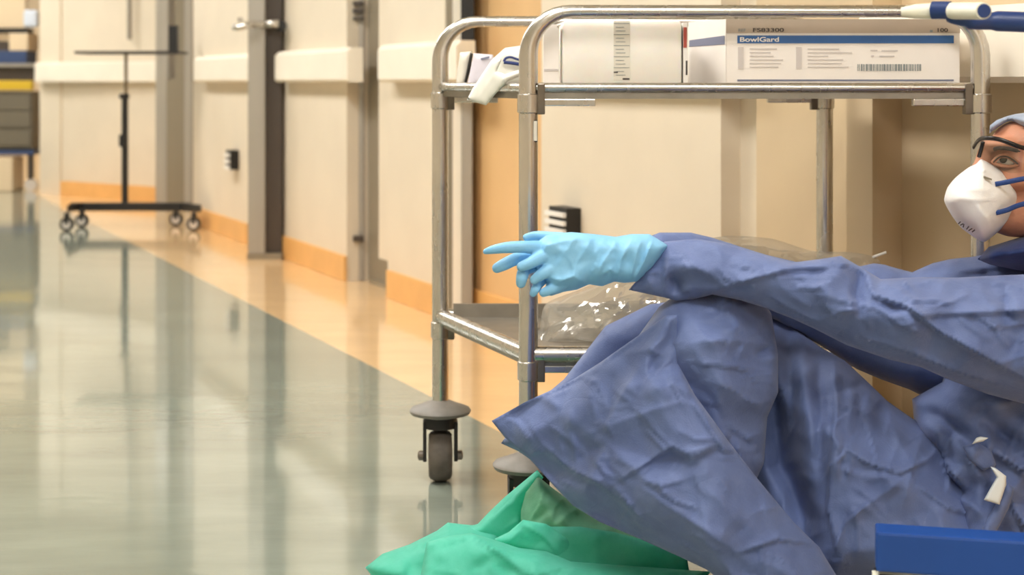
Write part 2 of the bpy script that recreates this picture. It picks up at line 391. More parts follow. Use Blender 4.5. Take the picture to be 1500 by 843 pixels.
# grey door frame with hinges
d3 = thing('door_3', P(530, 405, 7.0), 'grey steel door frame with hinges beside a narrow door', 'door frame'); d3['kind'] = 'structure'
D3 = 7.28
for a, b, m, dd in [(508, 516, 'frame_mid', 0), (516, 533, 'frame_steel', -.04), (533, 541, 'frame_mid', 0)]:
    fbox(a, b, D3+dd, D3+dd, 0, H_C, .08).mk('frame_post', m, d3, bevel=.003)
for y0, y1 in [(3, 9), (14, 20), (26, 30), (344, 352)]:
    fbox(517, 532, D3-.07, D3-.07, zat(y1, D3), zat(y0, D3), .03).mk('hinge', 'frame_dark', d3)
fbox(541, 568, 7.15, 6.95, .0, .02, .08).mk('threshold', 'frame_mid', d3)
fbox(555, 568, 6.9, 6.8, .14, H_C, .04).mk('door_leaf', 'wall_cream', d3)
# cream frame behind the cart, black strip above the rail
d4 = thing('door_4', P(675, 430, 5.9), 'cream door frame behind the cart with black strip', 'door frame'); d4['kind'] = 'structure'
for a, b, m, dd in [(654, 663, 'frame_mid', 6.06), (663, 676, 'rail_cream', 6.03), (676, 692, 'frame_steel', 6.0)]:
    fbox(a, b, dd, dd, 0, H_C, .06).mk('frame_post', m, d4, bevel=.003)
fbox(675, 694, 5.93, 5.93, zat(78, 5.93), H_C, .04).mk('black_strip', 'black', d4)
# small striped sockets on the wall
def socket(px, py, w, hgt, label):
    o = .0; D = F*CAMH/(KW*(px-VPX)); z = zat(py, D); s = S(px); dw = w; k = thing('wall_socket', W(s, 0, z-hgt/2), label, 'wall socket')
    wbox(G(), s-dw/2, s+dw/2, 0, .05, z-hgt/2, z+hgt/2).mk('housing', 'black', k)
    for i in range(3):
        zz = z+hgt/2-hgt*(.32*i+.26)
        wbox(G(), s-dw/2+.004, s+dw/2+.01, .048, .062, zz-hgt*.085, zz+hgt*.085).mk('white_strip', 'white_plastic', k)
socket(838, 322, .13, .082, 'black wall socket with white stripes above the blue gloves')
socket(347, 234, .10, .11, 'small far wall socket beside the dark door leaf')

# ------------------------------------------------------------------ ceiling lights
mat('diffuser', (1.0, .975, .935, 1), .5, emit=LAMP)
for i, s in enumerate([-10.0+2.4*q for q in range(14)]):
    for j, o in enumerate([1.7]):
        k = thing('ceiling_light_offscreen', W(s, o, H_C-.03), 'recessed white fluorescent panel in the corridor ceiling', 'ceiling light', 'ceiling panels')
        g = G(); a, b, c = .62, .33, .03
        for q in [(-a, -a+c, -b, b), (a-c, a, -b, b), (-a+c, a-c, -b, -b+c), (-a+c, a-c, b-c, b)]: wbox(g, s+q[0], s+q[1], o+q[2], o+q[3], H_C-.03, H_C-.001)
        g.mk('frame', 'white_plastic', k)
        wbox(G(), s-a+c, s+a-c, o-b+c, o+b-c, H_C-.02, H_C-.001).mk('diffuser_offscreen', 'diffuser', k)

# ------------------------------------------------------------------ the stainless steel cart
DF, DB = 3.10, 3.61
FLx, FRx, BLx, BRx = 774, 1436, 645, 1208
def fl(px, D, z): p = P(px, HZ, D); return Vector((p.x, D, z))
pFL, pFR, pBL, pBR = fl(FLx, DF, 0), fl(FRx, DF, 0), fl(BLx, DB, 0), fl(BRx, DB, 0)
cart = thing('utility_cart', (pFL+pFR+pBL+pBR)/4, 'stainless steel two shelf utility cart on rubber casters', 'cart')
ZT, ZL = .889, .372                                  # shelf levels
def up(p, z): return Vector((p.x, p.y, z))
def frame_u(a, b, zt, ra=.0185, rb=.0122):
    bend = .085; pts = [up(a, .175), up(a, .5)]; A = arc(up(a, zt-.3), up(a, zt), up(b, zt), bend, 8); B = arc(up(a, zt), up(b, zt), up(b, zt-.3), bend, 8)
    rr = [ra, ra]+[ra+(rb-ra)*(i/8) for i in range(9)]+[rb+(ra-rb)*(i/8) for i in range(9)]+[ra, ra]
    return G().tube(pts+A+B+[up(b, .5), up(b, .175)], rr, n=20)
frame_u(pFL, pFR, 1.037).mk('frame_tube', 'steel', cart, smooth=True, auto=40)
frame_u(pBL, pBR, 1.036).mk('frame_tube', 'steel', cart, smooth=True, auto=40)
def shelf(z, r, name, lip):
    sh = G(); e = [pFL, pFR, pBR, pBL]
    sh.prism([up(q, z-.006) for q in e], (0, 0, .006)); s = sh.mk(name, 'shelf_steel', cart)
    for i in range(4):
        a, b = e[i], e[(i+1) % 4]; d = (b-a).normalized(); n = Vector((d.y, -d.x, 0))*.0
        G().tube([up(a+d*.012, z), up(b-d*.012, z)], r, n=16).mk('edge_rail', 'steel', s, smooth=True, auto=40)
        nn = Vector((-d.y, d.x, 0)); c = (pFL+pFR+pBR+pBL)/4
        if nn.dot(c-a) < 0: nn = -nn
        q = [up(a+d*.02, z-r*.6), up(b-d*.02, z-r*.6), up(b-d*.02+nn*.012, z-r*.6), up(a+d*.02+nn*.012, z-r*.6)]
        G().prism(q, (0, 0, -lip)).mk('edge_channel', 'shelf_steel', s)
    for p in e:
        c = (pFL+pFR+pBR+pBL)/4
        g = G(); g.lathe([(.0185, z-.05), (.0215, z-.048), (.0215, z-.014), (.0185, z-.012)], (p.x, p.y, 0), 20); g.mk('collar', 'steel', s, smooth=True, auto=35)
        dx = 1 if c.x > p.x else -1; dy = 1 if c.y > p.y else -1
        G().box((p.x+dx*.017, p.y-.012, z-.052), (p.x+dx*.032, p.y+.012, z+.008)).mk('corner_bracket', 'steel_dark', s, bevel=.002)
        G().box((p.x+dx*.03, p.y-.006+dy*.004, z-.036), (p.x+dx*.13, p.y+.012+dy*.004, z-.022)).mk('corner_bracket', 'steel', s, bevel=.002)
        G().lathe([(.006, 0), (.006, .006), (.002, .009)], (p.x+dx*.1, p.y+dy*.012, z), 10).mk('rivet', 'steel', s, smooth=True, auto=40)
shelf(ZT, .0095, 'top_shelf', .016); shelf(ZL, .0165, 'lower_shelf', .014)
# the back lip of the lower tray
G().prism([up(pBL+Vector((.03, -.02, 0)), ZL), up(pBR+Vector((-.03, -.02, 0)), ZL), up(pBR+Vector((-.03, -.012, 0)), ZL), up(pBL+Vector((.03, -.012, 0)), ZL)], (0, 0, .03)).mk('back_lip', 'shelf_steel', cart)
def caster(p, rot):
    c = bpy.data.objects.new('caster', None)
    g = G(); g.lathe([(.012, .186), (.03, .178), (.066, .164), (.0695, .159), (.066, .152), (.04, .147), (.03, .14)], (p.x, p.y, 0), 32); b = g.mk('bumper_disc', 'disc_grey', cart, smooth=True, auto=50)
    g = G(); g.lathe([(.037, .121), (.037, .147)], (p.x, p.y, 0), 20); g.mk('swivel', 'rubber_black', b, smooth=True, auto=40)
    R = Matrix.Rotation(rot, 4, 'Z'); T = Matrix.Translation(up(p, 0))
    def loc(g): g.V = [tuple(T @ (R @ Vector(v))) for v in g.V]; return g
    for sx in (-1, 1):
        g = G(); g.prism([(sx*.031, -.02, .135), (sx*.031, .02, .135), (sx*.031, .014, .046), (sx*.031, -.014, .046)], (sx*.008, 0, 0))
        loc(g).mk('fork_arm', 'rubber_black', b, bevel=.001)
        g = G(); g.lathe([(.011, 0), (.011, sx*.009), (.006, sx*.012)], (sx*.039, 0, .0577), 12, 'x'); loc(g).mk('axle_nut', 'steel_dark', b)
    g = G(); g.lathe([(.02, -.027), (.046, -.026), (.052, -.022), (.0565, -.012), (.0577, 0), (.0565, .012), (.052, .022), (.046, .026), (.02, .027)], (0, 0, .0577), 32, 'x'); loc(g).mk('wheel', 'rubber_grey', b, smooth=True, auto=50)
    bpy.data.objects.remove(c)
for p, a in [(pFL, .1), (pFR, .4), (pBL, .06), (pBR, -.3)]: caster(p, a)
# sticker on the front post
G().box((pFL.x+.010, pFL.y-.0172, zat(206, DF)), (pFL.x+.0165, pFL.y-.011, zat(177, DF))).mk('sticker', 'off_white', cart)
G().box((pFL.x+.0125, pFL.y-.0145, zat(208, DF)), (pFL.x+.0172, pFL.y-.008, zat(176, DF))).mk('sticker_print', 'black', cart)

# ------------------------------------------------------------------ things on the top shelf
ZS = ZT+.0005                                        # tray surface
mat('carton_white', rgb(244, 237, 230), .55, var=.015)
mat('carton_grey', rgb(186, 170, 152), .6, var=.03)
mat('print_blue', rgb(48, 98, 160), .5, var=.06, vscale=25)
mat('print_slate', rgb(120, 124, 146), .55)
mat('print_dark', rgb(70, 62, 58), .6)
mat('print_faint', rgb(206, 198, 194), .6)
mat('print_bars', rgb(136, 142, 142), .6)
DX = 3.165
def px2(px, D=DX): return (px-CX)*D/F
bx = thing('cardboard_carton', (px2(1235), DX+.12, ZS), 'white cardboard carton with blue band and barcode on the top shelf', 'carton')
x0, x1, zt = px2(1064), px2(1406), zat(28, DX); sl = Vector((px2(1008, DX+.17)-x0, .17, 0))
zs = ZS
q = [Vector((x0, DX, zs)), Vector((x1, DX, zs)), Vector((x1, DX, zs))+sl, Vector((x0, DX, zs))+sl]
G().prism(q, (0, 0, zt-zs)).mk('carton_body', 'carton_white', bx, bevel=.0012)
zb = zat(48.5, DX)
G().box((x0-.0005, DX-.0008, zb), (x1+.0005, DX, zt)).mk('grey_strip', 'carton_grey', bx)
G().box((px2(1080), DX-.0012, zat(63.5, DX)), (px2(1397), DX-.0002, zat(52, DX))).mk('blue_band', 'print_blue', bx)
G().box((px2(1080), DX-.0012, zat(119, DX)), (px2(1397), DX-.0002, zat(116.5, DX))).mk('blue_line', 'print_slate', bx)
sd = sl.normalized(); sn = Vector((-sd.y, sd.x, 0))
a = Vector((x0, DX, 0))+sn*.0008; k = sl.length
a2 = a+sn*.0012; a_, a = a, a2
G().add([a+sd*k*.02+Vector((0, 0, zat(52, DX))), a+sd*k*.95+Vector((0, 0, zat(56, DX))), a+sd*k*.95+Vector((0, 0, zat(66, DX))), a+sd*k*.02+Vector((0, 0, zat(65, DX)))], [(0, 1, 2, 3)]).mk('side_band', 'print_slate', bx); a = a_
G().prism([a+sd*k*.0+Vector((0, 0, zs)), a+sd*k*.98+Vector((0, 0, zs)), a+sd*k*.98+Vector((0, 0, zt)), a+Vector((0, 0, zt))], sn*.0004).mk('side_panel', 'carton_white', bx)
def ptext(s, px, py, hpx, m, sx=1.25): return text('print', s, hpx*DX/F/.70, (px2(px), DX-.0016, zat(py, DX)), m, bx, sx)
ptext('REF', 1081, 46.4, 4.2, 'print_bars', 1.2); ptext('FS83300', 1102, 46.6, 5.4, 'print_dark', 1.75); ptext('100', 1371, 46.8, 5.4, 'print_dark', 1.5); ptext('BowlGard', 1083, 61.0, 6.6, 'white_paper', 1.5)
G().box((px2(1362), DX-.0014, zat(47.5, DX)), (px2(1366), DX-.0002, zat(44, DX))).mk('print', 'print_bars', bx)
rnd = random.Random(4)
for c, (cx0, ws) in enumerate([(1098, (40, 31, 35, 49, 46, 42)), (1183, (46, 65, 30, 52, 50, 60))]):
    for i, w in enumerate(ws):
        y = 71+i*5.3; G().box((px2(cx0), DX-.0012, zat(y+1.6, DX)), (px2(cx0+w), DX-.0003, zat(y, DX))).mk('print_line', 'print_faint', bx)
    G().box((px2(cx0-17), DX-.0012, zat(101, DX)), (px2(cx0-9), DX-.0003, zat(69, DX))).mk('print_block', 'print_faint', bx)
for px, w, y in [(1275, 10, 73), (1291, 24, 73.5), (1276, 4, 81), (1288, 22, 81.5)]:
    G().box((px2(px), DX-.0012, zat(y+2, DX)), (px2(px+w), DX-.0003, zat(y, DX))).mk('print_line', 'print_faint', bx)
x = 1256.0
while x < 1349:
    w = rnd.choice([.9, .9, 1.4, 2.0, 3.0]); G().box((px2(x), DX-.0012, zat(104, DX)), (px2(min(x+w, 1350)), DX-.0003, zat(94, DX))).mk('bar', 'print_bars', bx); x += w+rnd.choice([.8, .9, 1.3, 1.8])
# translucent canister with a scale
mat('canister', rgb(246, 241, 233), .35, var=.02, sss=.3)
cn = thing('canister', (px2(912), 3.25, ZS), 'milky plastic canister with engraved scale beside the carton', 'canister')
DC = 3.16; g = G(); g.prism([(px2(823, DC), DC, ZS), (px2(1000, DC), DC, ZS), (px2(985, DC+.16), DC+.16, ZS), (px2(812, DC+.16), DC+.16, ZS)], (0, 0, zat(30, DC)-ZS)); g.mk('canister_body', 'canister', cn, bevel=.012, smooth=True, auto=50)
G().box((px2(899, DC), DC-.0006, zat(118, DC)), (px2(923, DC), DC+.0004, zat(31, DC))).mk('scale_strip', 'off_white', cn)
for i in range(15):
    y = 34+i*5.4; w = [20, 12, 14][i % 3]; G().box((px2(902 if i % 3 else 899, DC), DC-.0012, zat(y+.9, DC)), (px2(902+w, DC), DC, zat(y, DC))).mk('scale_mark', 'print_bars', cn)
G().box((px2(899, DC), DC-.0014, zat(107, DC)), (px2(905, DC), DC, zat(105, DC))).mk('scale_mark', 'print_dark', cn)
G().box((px2(912, DC), DC-.0014, zat(117, DC)), (px2(922, DC), DC, zat(114.5, DC))).mk('scale_mark', 'print_dark', cn)
G().prism([P(823, 36, DC-.002), P(808, 38, DC+.02), P(806, 41, DC+.02), P(820, 39, DC-.002)], (0, .004, 0)).mk('spout_tab', 'frame_mid', cn)
wc = thing('white_carton', (px2(812), 3.2, ZS), 'slim white carton between the front post and the canister', 'carton')
G().box((px2(796, 3.165), 3.165, ZS), (px2(819, 3.165), 3.19, zat(36, 3.165))).mk('carton_body', 'carton_white', wc, bevel=.001)
G().box((px2(797, 3.165), 3.164, zat(104, 3.165)), (px2(818, 3.165), 3.165, zat(101, 3.165))).mk('print_line', 'print_faint', wc)
mat('red', rgb(176, 76, 62), .5)
fo = thing('leaflet', (px2(1003), 3.16, ZS), 'thin white leaflet with red mark between canister and carton', 'leaflet')
G().box((px2(1001, DC), DC, ZS), (px2(1007.5, DC), DC+.14, zat(33, DC))).mk('sheet', 'white_paper', fo)
G().box((px2(1001, DC), DC-.001, zat(70, DC)), (px2(1006, DC), DC, zat(40, DC))).mk('red_mark', 'red', fo)
G().box((px2(1004.5, DC), DC-.001, zat(110, DC)), (px2(1007, DC), DC, zat(89, DC))).mk('black_mark', 'print_dark', fo)
# packets at the left end
mat('packet_lilac', rgb(214, 208, 218), .45, var=.04, vscale=30); mat('packet_white', rgb(236, 234, 224), .5, var=.03, vscale=30); mat('logo_blue', rgb(34, 52, 112), .5)
k1 = thing('paper_packet', P(680, 120, 3.5), 'grey white packet with black edge at the cart corner', 'packet'); k1.location.z = ZS
inflate('packet_body', [(674, 70), (692, 68), (688, 96), (682, 119), (668, 119), (670, 95)], 3.5, .012, 8, 'off_white', k1, step=2.5, sm=False, facets=[(14, .002)], floor=ZS)
inflate('black_edge', [(689, 70), (693, 72), (689, 96), (683, 118), (679, 118), (684, 95)], 3.488, .006, 3, 'black', k1, step=1.5, sm=False)
k2 = thing('sachet', P(705, 120, 3.46), 'lilac white sachet leaning behind the folded pouch', 'sachet'); k2.location.z = ZS
inflate('sachet_body', [(694, 71), (722, 73), (728, 95), (722, 120), (684, 120)], 3.45, .014, 10, 'packet_lilac', k2, step=2.5, sm=False, facets=[(14, .002)], floor=ZS)
G().prism([P(704, 78, 3.433), P(717, 75, 3.433), P(717, 78, 3.433), P(705, 81, 3.433)], (0, .004, 0)).mk('print_line', 'print_slate', k2)
k3 = thing('folded_pouch', P(745, 121, 3.4), 'folded white paper pouch with blue logo hanging over the shelf edge', 'pouch'); k3.location.z = ZS
inflate('pouch_flap', [(722, 80), (740, 64), (768, 60), (782, 63), (782, 118), (716, 119), (700, 119)], 3.405, .02, 16, 'packet_white', k3, step=2.5, sm=False, facets=[(18, .004)], seed=5, floor=ZS)
inflate('pouch_strip', [(720, 82), (735, 80), (728, 98), (740, 102), (772, 92), (775, 100), (745, 112), (732, 124), (712, 148), (684, 140), (692, 124), (704, 106)], lambda x, y: np.maximum(1/(.277+.0456*(x-645)/129)-.03, 3.2), .012, 12, 'packet_white', k3, step=2.5, sm=False, folds=[([(700, 138), (722, 105), (735, 85)], .004, 6, 'r')], facets=[(16, .003)], seed=8)
lg = G(); lg.tube(smooth_path([P(738, 84, 3.375), P(741, 79, 3.375), P(748, 77.5, 3.375), P(756, 80, 3.375), P(766, 83, 3.375)]), .0026); lg.tube(smooth_path([P(738, 85, 3.375), P(748, 86, 3.375), P(758, 87.5, 3.375), P(766, 89, 3.375)]), .0036); lg.mk('logo', 'logo_blue', k3, smooth=True)

# ------------------------------------------------------------------ clear plastic bags on the lower shelf
def plastic(name, tint, body):
    m = bpy.data.materials.new(name); m.use_nodes = True; N = m.node_tree.nodes; L = m.node_tree.links; N.remove(N['Principled BSDF']); out = N['Material Output']
    tr = N.new('ShaderNodeBsdfTransparent'); tr.inputs[0].default_value = tint; gl = N.new('ShaderNodeBsdfGlossy'); gl.inputs[1].default_value = .1; gl.inputs[0].default_value = (1, 1, 1, 1)
    df = N.new('ShaderNodeBsdfDiffuse'); df.inputs[0].default_value = body; tl = N.new('ShaderNodeBsdfTranslucent'); tl.inputs[0].default_value = body
    a = N.new('ShaderNodeMixShader'); b = N.new('ShaderNodeMixShader'); c = N.new('ShaderNodeMixShader'); fr = N.new('ShaderNodeFresnel'); fr.inputs[0].default_value = 1.6
    a.inputs[0].default_value = .5; L.new(df.outputs[0], a.inputs[1]); L.new(tl.outputs[0], a.inputs[2])
    b.inputs[0].default_value = .30; L.new(tr.outputs[0], b.inputs[1]); L.new(a.outputs[0], b.inputs[2])
    c.inputs[0].default_value = .22; L.new(b.outputs[0], c.inputs[1]); L.new(gl.outputs[0], c.inputs[2]); L.new(c.outputs[0], out.inputs[0]); M[name] = m; return m
plastic('clear_film', (.97, .96, .94, 1), (.86, .83, .77, 1))
pb = thing('plastic_bag', fl(1000, 3.36, ZL), 'crumpled clear plastic bag heaped on the lower shelf', 'plastic bag')
inflate('film', [(800, 519), (792, 480), (800, 445), (850, 424), (900, 402), (960, 380), (1010, 356), (1065, 346), (1130, 350), (1190, 368), (1250, 370), (1286, 380), (1300, 420), (1300, 519)], 3.36, .15, 60, 'clear_film', pb, step=5, sm=True, facets=[(60, .02), (26, .013), (13, .006)], seed=3, blur=0, floor=ZL, auto=18)
inflate('inner_film', [(815, 519), (812, 490), (870, 450), (960, 420), (1060, 385), (1180, 395), (1270, 400), (1285, 519)], 3.37, .11, 50, 'clear_film', pb, step=6, facets=[(45, .025), (20, .012)], seed=9, blur=0, floor=ZL, auto=18)
rnd = random.Random(7)
for i in range(44):                                  # creases in the film
    x = rnd.uniform(805, 935); y = rnd.uniform(445 if x > 850 else 470, 505); l = rnd.uniform(10, 34); an = rnd.choice([.35, -.4, -.5, .2, -.25]); D = 3.236+rnd.uniform(-.01, .01)
    G().tube([P(x, y, D), P(x+l*.5, y+an*l*.5, D-.008), P(x+l, y+an*l, D)], [.0003, .0011, .0003], n=6).mk('film_crease', 'clear_film', pb, smooth=True)
st = G(); st.tube([P(1278, 377, 3.3), P(1298, 370, 3.3)], .0028, n=8); st.mk('white_stick', 'white_paper', pb)

# ------------------------------------------------------------------ black stand far down the corridor
mat('stand_black', rgb(24, 22, 22), .5); mat('caster_white', rgb(214, 206, 196), .5)
DS = 10.0
sd_ = thing('rolling_stand', P(182, 330, DS), 'black rolling stand with flat top and four casters', 'stand'); 
def sx(px, D=DS): return (px-CX)*D/F
G().box((sx(104), DS-.03, zat(309, DS)), (sx(278), DS+.03, zat(297, DS))).mk('base_beam', 'stand_black', sd_, bevel=.004)
G().prism([P(262, 297, DS), P(293, 301, DS-.35), P(293, 311, DS-.35), P(262, 309, DS)], (0, .05, 0)).mk('base_leg', 'stand_black', sd_)
G().prism([P(120, 297, DS), P(98, 301, DS-.35), P(98, 311, DS-.35), P(120, 309, DS)], (0, .05, 0)).mk('base_leg', 'stand_black', sd_)
G().tube([P(183, 300, DS), P(183, 140, DS)], .021).mk('lower_pole', 'stand_black', sd_, smooth=True, auto=40)
G().lathe([(.03, -.015), (.034, 0), (.026, .016)], P(182, 141, DS)).mk('clamp_collar', 'stand_black', sd_)
G().box((sx(176), DS-.03, zat(215, DS)), (sx(181), DS, zat(197, DS))).mk('clamp_knob', 'stand_black', sd_)
mat('stand_grey', rgb(120, 104, 80), .5)
G().tube([P(184.5, 140, DS), P(184.5, 79, DS)], .011).mk('upper_pole', 'stand_grey', sd_, smooth=True, auto=40)
G().box((sx(119), DS-.16, zat(79.5, DS)), (sx(268), DS+.16, zat(75.5, DS))).mk('tray', 'stand_black', sd_)
G().box((sx(252), DS-.1, zat(77, DS)), (sx(264), DS-.04, zat(38, DS))).mk('bracket', 'stand_black', sd_)
for px, py, D in [(98, 322, DS-.35), (120, 326, DS-.1), (258, 318, DS), (284, 322, DS-.33)]:
    rr = .042; c = P(px, 0, D); c.z = rr
    w = G().lathe([(rr*.5, -.014), (rr, -.012), (rr, .012), (rr*.5, .014)], c, 18, 'y').mk('caster_wheel', 'stand_black', sd_, smooth=True, auto=40)
    G().lathe([(rr*.62, -.018), (rr*.62, .018)], c, 14, 'y').mk('wheel_hub', 'caster_white', w)
    G().box((c.x-.012, c.y-.02, rr), (c.x+.012, c.y+.02, zat(305, DS))).mk('caster_stem', 'stand_black', w)

# ------------------------------------------------------------------ equipment trolley at the corridor's far end
mat('equip_grey', rgb(112, 104, 88), .5); mat('equip_yellow', rgb(212, 176, 40), .5); mat('equip_blue', rgb(52, 72, 112), .5); mat('equip_cream', rgb(228, 206, 172), .5); mat('equip_white', rgb(214, 222, 236), .5)
DE = 13.2
def ex(px): return (px-CX)*DE/F
def ebox(px0, px1, y0, y1, dep=.5, off=0.0): return G().box((ex(px0), DE+off, zat(y1, DE)), (ex(px1), DE+off+dep, zat(y0, DE)))
et = thing('equipment_trolley', (ex(0), DE+.25, 0), 'grey equipment trolley with yellow bar at the corridor end', 'trolley')
ebox(-80, 48, 134, 218).mk('drawer_body', 'equip_grey', et)
for y in (137, 163, 190): ebox(-78, 46, y, y+24, .03, -.02).mk('drawer_front', 'equip_grey', et, bevel=.006)
ebox(-80, 50, 118, 132, .06, -.05).mk('yellow_bar', 'equip_yellow', et, bevel=.01)
ebox(-82, 50, 93, 98, .55, -.02).mk('top_plate', 'frame_steel', et)
ebox(-82, 50, 98, 118, .5, .03).mk('upper_body', 'frame_dark', et)
ebox(-82, 50, 220, 227, .55, -.02).mk('lower_plate', 'equip_blue', et)
for px in (-78, 40): ebox(px, px+7, 225, 262, .06).mk('leg', 'frame_dark', et)
ebox(46, 54, -160, 262, .06, .3).mk('rear_post', 'frame_dark', et)
for px in (-74, 44):
    c = Vector((ex(px), DE+.03, .05)); G().lathe([(.05, -.02), (.05, .02)], c, 16, 'y').mk('caster_wheel', 'caster_white', et)
for nm, a, m, lb in [('blue_case', (-40, 36, 74, 93), 'equip_blue', 'dark blue flat case lying on the far equipment trolley'), ('cream_box', (10, 38, 48, 74), 'equip_cream', 'cream box stacked on the blue case')]:
    o = ebox(*a, .3, .05).mk(nm, m, bevel=.01); props(o, lb, 'box')
mo = thing('cream_board', (ex(10), DE+.2, zat(74, DE)), 'upright cream board on dark arm behind the cream box', 'board')
ebox(-30, 9, 60, 74, .2, .05).mk('board_base', 'frame_dark', mo); ebox(-50, 36, 41, 48, .2, .05).mk('board_arm', 'black', mo); ebox(-60, 32, -30, 41, .06, .1).mk('board_sheet', 'equip_cream', mo, bevel=.01)
cb = ebox(33, 54, 14, 40, .1, .0).mk('pale_pack', 'equip_white', bevel=.03); props(cb, 'pale blue white rounded pack beside the trolley post', 'pack')
fb = G().box((ex(-40), DE-.1, 0), (ex(24), DE+.2, zat(230, DE))).mk('floor_box', 'equip_cream', bevel=.01); props(fb, 'cream box standing on the floor under the trolley', 'box')

# ------------------------------------------------------------------ blue framed trolley at the right edge
mat('lacquer_blue', rgb(24, 70, 146), .4, var=.05, vscale=12); mat('navy_plastic', rgb(26, 52, 106), .4); mat('grip_white', rgb(226, 224, 206), .4, var=.04, vscale=30)
bt = thing('blue_trolley', fl(1760, 2.1, 0), 'blue lacquered trolley with white grip handle and base beam', 'trolley')
a, b = P(1283, 780, 2.25), P(1800, 780, 2.14); a.z = b.z = zat(780, 2.25)
G().prism([a, b, b+Vector((.01, .05, 0)), a+Vector((.01, .05, 0))], (0, 0, -.056)).mk('base_beam', 'lacquer_blue', bt, bevel=.004)
G().tube([P(1278, 849, 2.27), P(1340, 848, 2.26), P(1800, 868, 2.2)], .012).mk('base_tube', 'grip_white', bt, smooth=True, auto=40)
px_, D_ = 1770, 2.2
post = P(px_, HZ, D_)
G().box((post.x-.025, post.y-.02, .1), (post.x+.025, post.y+.03, 1.02)).mk('post', 'lacquer_blue', bt, bevel=.004)
h = G(); h.tube(smooth_path([P(1383, 12, 2.27), P(1392, 24, 2.26), P(1420, 30, 2.25), P(1460, 31, 2.25), P(1510, 33, 2.24), P(1600, 40, 2.22), P(1770, 50, 2.2)]), [.006]*6+[.009]*6+[.0125]*6+[.0145]*19, n=16); h.mk('handle_arm', 'navy_plastic', bt, smooth=True, auto=50)
h = G(); h.tube([P(1320, 17.5, 2.29), P(1340, 17, 2.285), P(1368, 16.5, 2.28), P(1392, 15, 2.27)], [.0065, .0105, .0118, .0118], n=18); h.mk('rear_grip', 'grip_white', bt, smooth=True, auto=40)
h = G(); h.tube([P(1366, 15, 2.272), P(1392, 15, 2.258)], [.0128, .0128], n=18); h.mk('grip_collar', 'navy_plastic', bt, smooth=True, auto=40)
g1 = G(); g1.tube([P(1388, 16, 2.270), P(1438, 16, 2.165), P(1441, 16, 2.158)], [.0118, .0118, .0112], n=22); gg = g1.mk('front_grip', 'grip_white', bt, smooth=True, auto=40)
e0, e1 = P(1441, 16, 2.1585), P(1441.6, 16, 2.156); G().tube([e0, e1], [.0098, .009], n=20).mk('grip_end', 'navy_plastic', gg)
for px, D in [(1300, 2.25), (1790, 2.16)]:
    c = P(px, 0, D); G().lathe([(.04, -.015), (.04, .015)], (c.x, c.y+.02, .04), 16, 'y').mk('caster_wheel', 'rubber_black', bt)
    G().box((c.x-.01, c.y+.0, .04), (c.x+.01, c.y+.04, zat(845, 2.25))).mk('caster_stem', 'rubber_black', bt)

